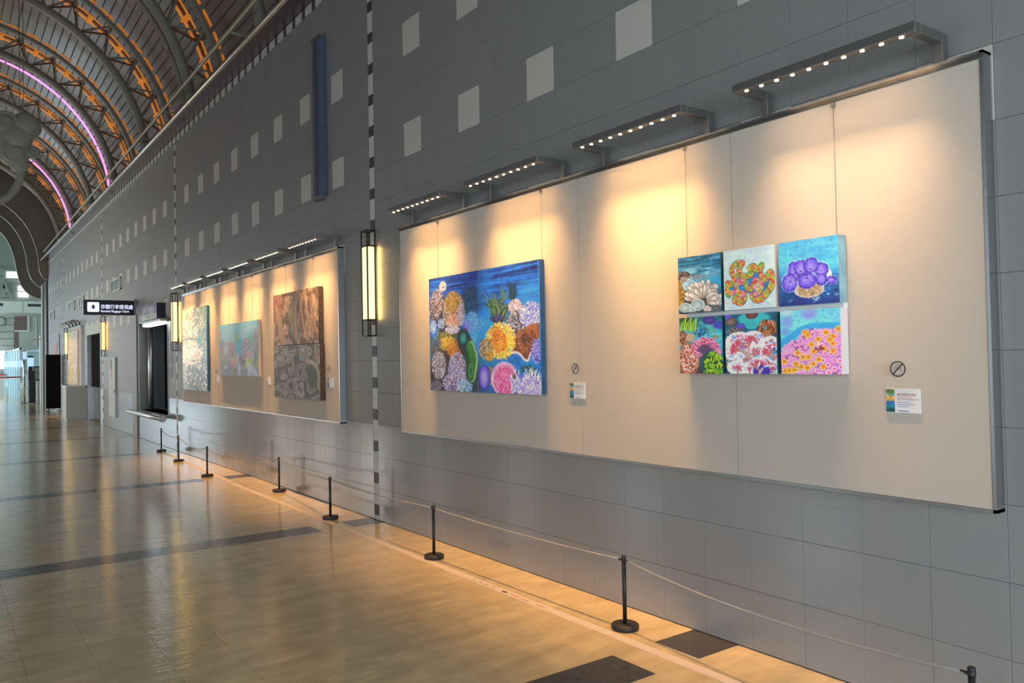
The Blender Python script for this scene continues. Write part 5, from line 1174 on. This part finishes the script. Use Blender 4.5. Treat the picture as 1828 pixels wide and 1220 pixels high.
p = Pic(190, 84, [(48, 135), (435, 52), (432, 528), (50, 555)], 14)
p.fill([(0, (150, 124, 104)), (.5, (140, 120, 100)), (1, (120, 110, 96))]); p.marble((3, 6), 10, .85, [(66, 52, 42), (120, 100, 84), (184, 158, 134), (130, 116, 98)], 31); p.tex(.2, (18, 40))
p.dabs(90, 250, 50, 120, 80, [(90, 50, 44), (170, 130, 110), (120, 80, 66)], 3, 2.4, 'rand', 8, .7)
for k in range(40):
    a = k/39; y0_ = 130+400*a
    p.stroke([(170, 280), (205+20*math.sin(a*3), y0_*.6+150), (248, y0_)], 4, [(190, 176, 150), (84, 78, 66), (150, 140, 120), (110, 104, 90)][k % 4], alpha=.8, sm=2)
for k in range(26): y0_ = 300+10*k; p.stroke([(60+k, 200+8*k), (110, y0_), (160, 560)], 3.4, [(180, 156, 124), (100, 84, 66), (150, 130, 100)][k % 3], alpha=.7, sm=2)
p.blob(160, 330, 16, 60, (80, 76, 46), wob=.2); p.blob(145, 130, 30, 20, (70, 40, 40), wob=.2); p.blob(280, 230, 34, 70, (76, 62, 50), wob=.2, soft=.6)
for k in range(16): x = 262+165*p.r.random(); p.stroke([(x, 90+60*p.r.random()), (x+p.r.normal(0, 20), 260), (x+p.r.normal(0, 30), 480)], 4.5, [(200, 160, 130), (150, 120, 100), (90, 76, 66), (176, 140, 110), (120, 110, 96)][k % 5], alpha=.6, sm=2)
p.stroke([(250, 95), (250, 530)], 2, (60, 54, 46), alpha=.7)
b3 = canvas('brown feathery upper canvas of the tall two-part painting', p.img*.9, 9.90, 8.435, 2.438, 1.806, 3.418, M['edge_brown'], wires=(9.6, 8.7))
p = Pic(190, 84, [(50, 565), (440, 535), (455, 1010), (85, 985)], 15)
p.fill([(0, (84, 86, 88)), (1, (98, 98, 100))]); p.marble((4, 5), 11, .9, [(44, 42, 42), (92, 94, 98), (156, 158, 162), (100, 100, 102)], 41); p.tex(.2, (20, 34))
p.blob(385, 790, 36, 110, (48, 46, 44), soft=.5); p.stroke([(330, 690), (400, 700), (440, 800), (430, 900)], 11, (150, 152, 154), sm=2, alpha=.8); p.stroke([(250, 850), (270, 960), (320, 980), (300, 860)], 9, (160, 162, 164), sm=2, alpha=.8); p.blob(300, 660, 30, 30, (110, 126, 130), soft=.8); p.stroke([(130, 600), (210, 660), (230, 760)], 14, (130, 130, 130), sm=2, alpha=.7)
canvas('grey swirling lower canvas of the tall two-part painting', p.img*.9, 9.90, 8.41, 1.798, 1.165, 3.418, M['edge_brown'])
p = Pic(60, 80, [(0, 0), (100, 0), (100, 100), (0, 100)], 16)
p.fill([(0, (176, 170, 160)), (1, (180, 172, 150))]); p.tex(.1, (6, 9), (20, 30)); p.blob(20, 70, 26, 60, (214, 176, 40), soft=.9); p.blob(26, 20, 24, 40, (206, 180, 90), soft=.9); p.dabs(30, 60, 30, 50, 60, [(190, 150, 40), (150, 120, 60), (200, 196, 190)], 1.6, 2, 'rand')
canvas('yellowish abstract painting on the far narrow board', p.img, 29.9, 27.7, 2.70, 1.02, 3.43, M['edge_cream'])

# --- hanging wires, labels and touch-not signs
def label_card(yc, zc, lab, detail=True, w=.155, h=.107):
    t = root('label_card', (XB, yc, zc)); tag(t, lab, 'label card', 'artwork label cards')
    obj('card', MB().box(-.006, -.0005, -w/2, w/2, -h/2, h/2), M['card'], t)
    q = Pic(14, 36, [(0, 0), (10, 0), (10, 30), (0, 30)], 21); q.fill([(0, (150, 150, 130)), (.12, (90, 130, 50)), (.25, (130, 190, 180)), (.38, (230, 170, 60)), (.5, (190, 170, 140)), (.56, (30, 120, 200)), (.75, (30, 150, 190)), (.88, (20, 90, 90)), (1, (20, 60, 60))]); q.tex(.3, (8, 4))
    canvas_mesh('picture_strip', q.img, w/2-.0008, w/2-.041*w/.155, h/2-.002, -h/2+.002, -.0066, M['card_print'], t, 0)
    if detail:
        text_mesh('title_print', '礁光瑰色系列III', .0125, M['red_ink'], t, face_x(-.0064, .026, .026), extrude=.0001, bold=.0001)
        for zz, L, m in ((.0135, .066, 'red_ink'), (.0055, .098, 'red_ink'), (-.0075, .054, 'blue_ink'), (-.017, .078, 'blue_ink'), (-.026, .050, 'blue_ink')):
            b = MB(); x = 0
            while x < L: l_ = .003+.004*rng.random(); b.box(-.0064, -.006, .026-x-l_, .026-x, zz-.0012, zz+.0012); x += l_+.0018
            obj('small_print', b, M[m], t)
        b = MB(); b.box(-.0064, -.006, -.026, .018, -.048, -.0435); obj('publisher_mark', b, M['blue_ink'], t); obj('publisher_logo', MB().box(-.0064, -.006, .020, .025, -.048, -.043), M['red_ink'], t)
def no_touch(yc, zc, lab, R_=.0355):
    t = root('no_touch_sign', (XB-.022, yc, zc)); tag(t, lab, 'sign', 'round do not touch signs')
    obj('clear_disc', MB().lathe([(R_, 0), (R_, .003)], 36, axis='x'), M['clear'], t); obj('stand_off', MB().lathe([(.008, .003), (.008, .0215)], 14, axis='x'), M['clear'], t)
    b = MB(); n = 40
    b.v = [(h, r*math.cos(2*PI*k/n), r*math.sin(2*PI*k/n)) for h in (-.0012, -.0002) for r in (R_, R_-.0052) for k in range(n)]
    for k in range(n):
        k1 = (k+1) % n; b.f += [(k, k1, n+k1, n+k), (2*n+k, 3*n+k, 3*n+k1, 2*n+k1), (k, 2*n+k, 2*n+k1, k1), (n+k, n+k1, 3*n+k1, 3*n+k)]
    b.sm = [0]*len(b.f); obj('black_ring', b, M['ink'], t)
    obj('black_slash', MB().beam((-.0008, .022, -.0225), (-.0008, -.022, .0225), .0012, .0055, up=(1, 0, 0)) if False else MB().prism([(.0235, -.0200), (.0200, -.0238), (-.0235, .0200), (-.0200, .0238)], -.0016, -.0004, 'x'), M['ink'], t)
    pts = [(.010, -.027), (-.008, -.027), (-.014, -.014), (-.013, .022), (-.006, .023), (.000, .024), (.008, .023), (.009, -.002), (.016, .008), (.020, .006), (.018, -.002), (.010, -.027)]
    b = MB(); b.tube([(-.0006, a, c) for a, c in pts], .0006, 5)
    for a in (-.007, -.002, .003): b.tube([(-.0006, a, .0), (-.0006, a, .023)], .0005, 5)
    obj('hand_outline', b, M['ink'], t)
label_card(1.868, 1.3765, 'white label card right of the six small canvases'); no_touch(1.878, 1.518, 'round do not touch sign above the rightmost label card')
label_card(4.095, 1.3725, 'white label card on the seam right of the big reef painting'); no_touch(4.092, 1.519, 'round do not touch sign right of the big reef painting')
label_card(8.255, 1.365, 'label card right of the two-part brown and grey painting', False); no_touch(8.25, 1.515, 'round do not touch sign right of the two-part painting', .038)
label_card(10.28, 1.365, 'label card right of the pale pastel painting', False); label_card(12.64, 1.355, 'label card right of the foil painting', False); no_touch(12.64, 1.475, 'round do not touch sign right of the foil painting', .038)
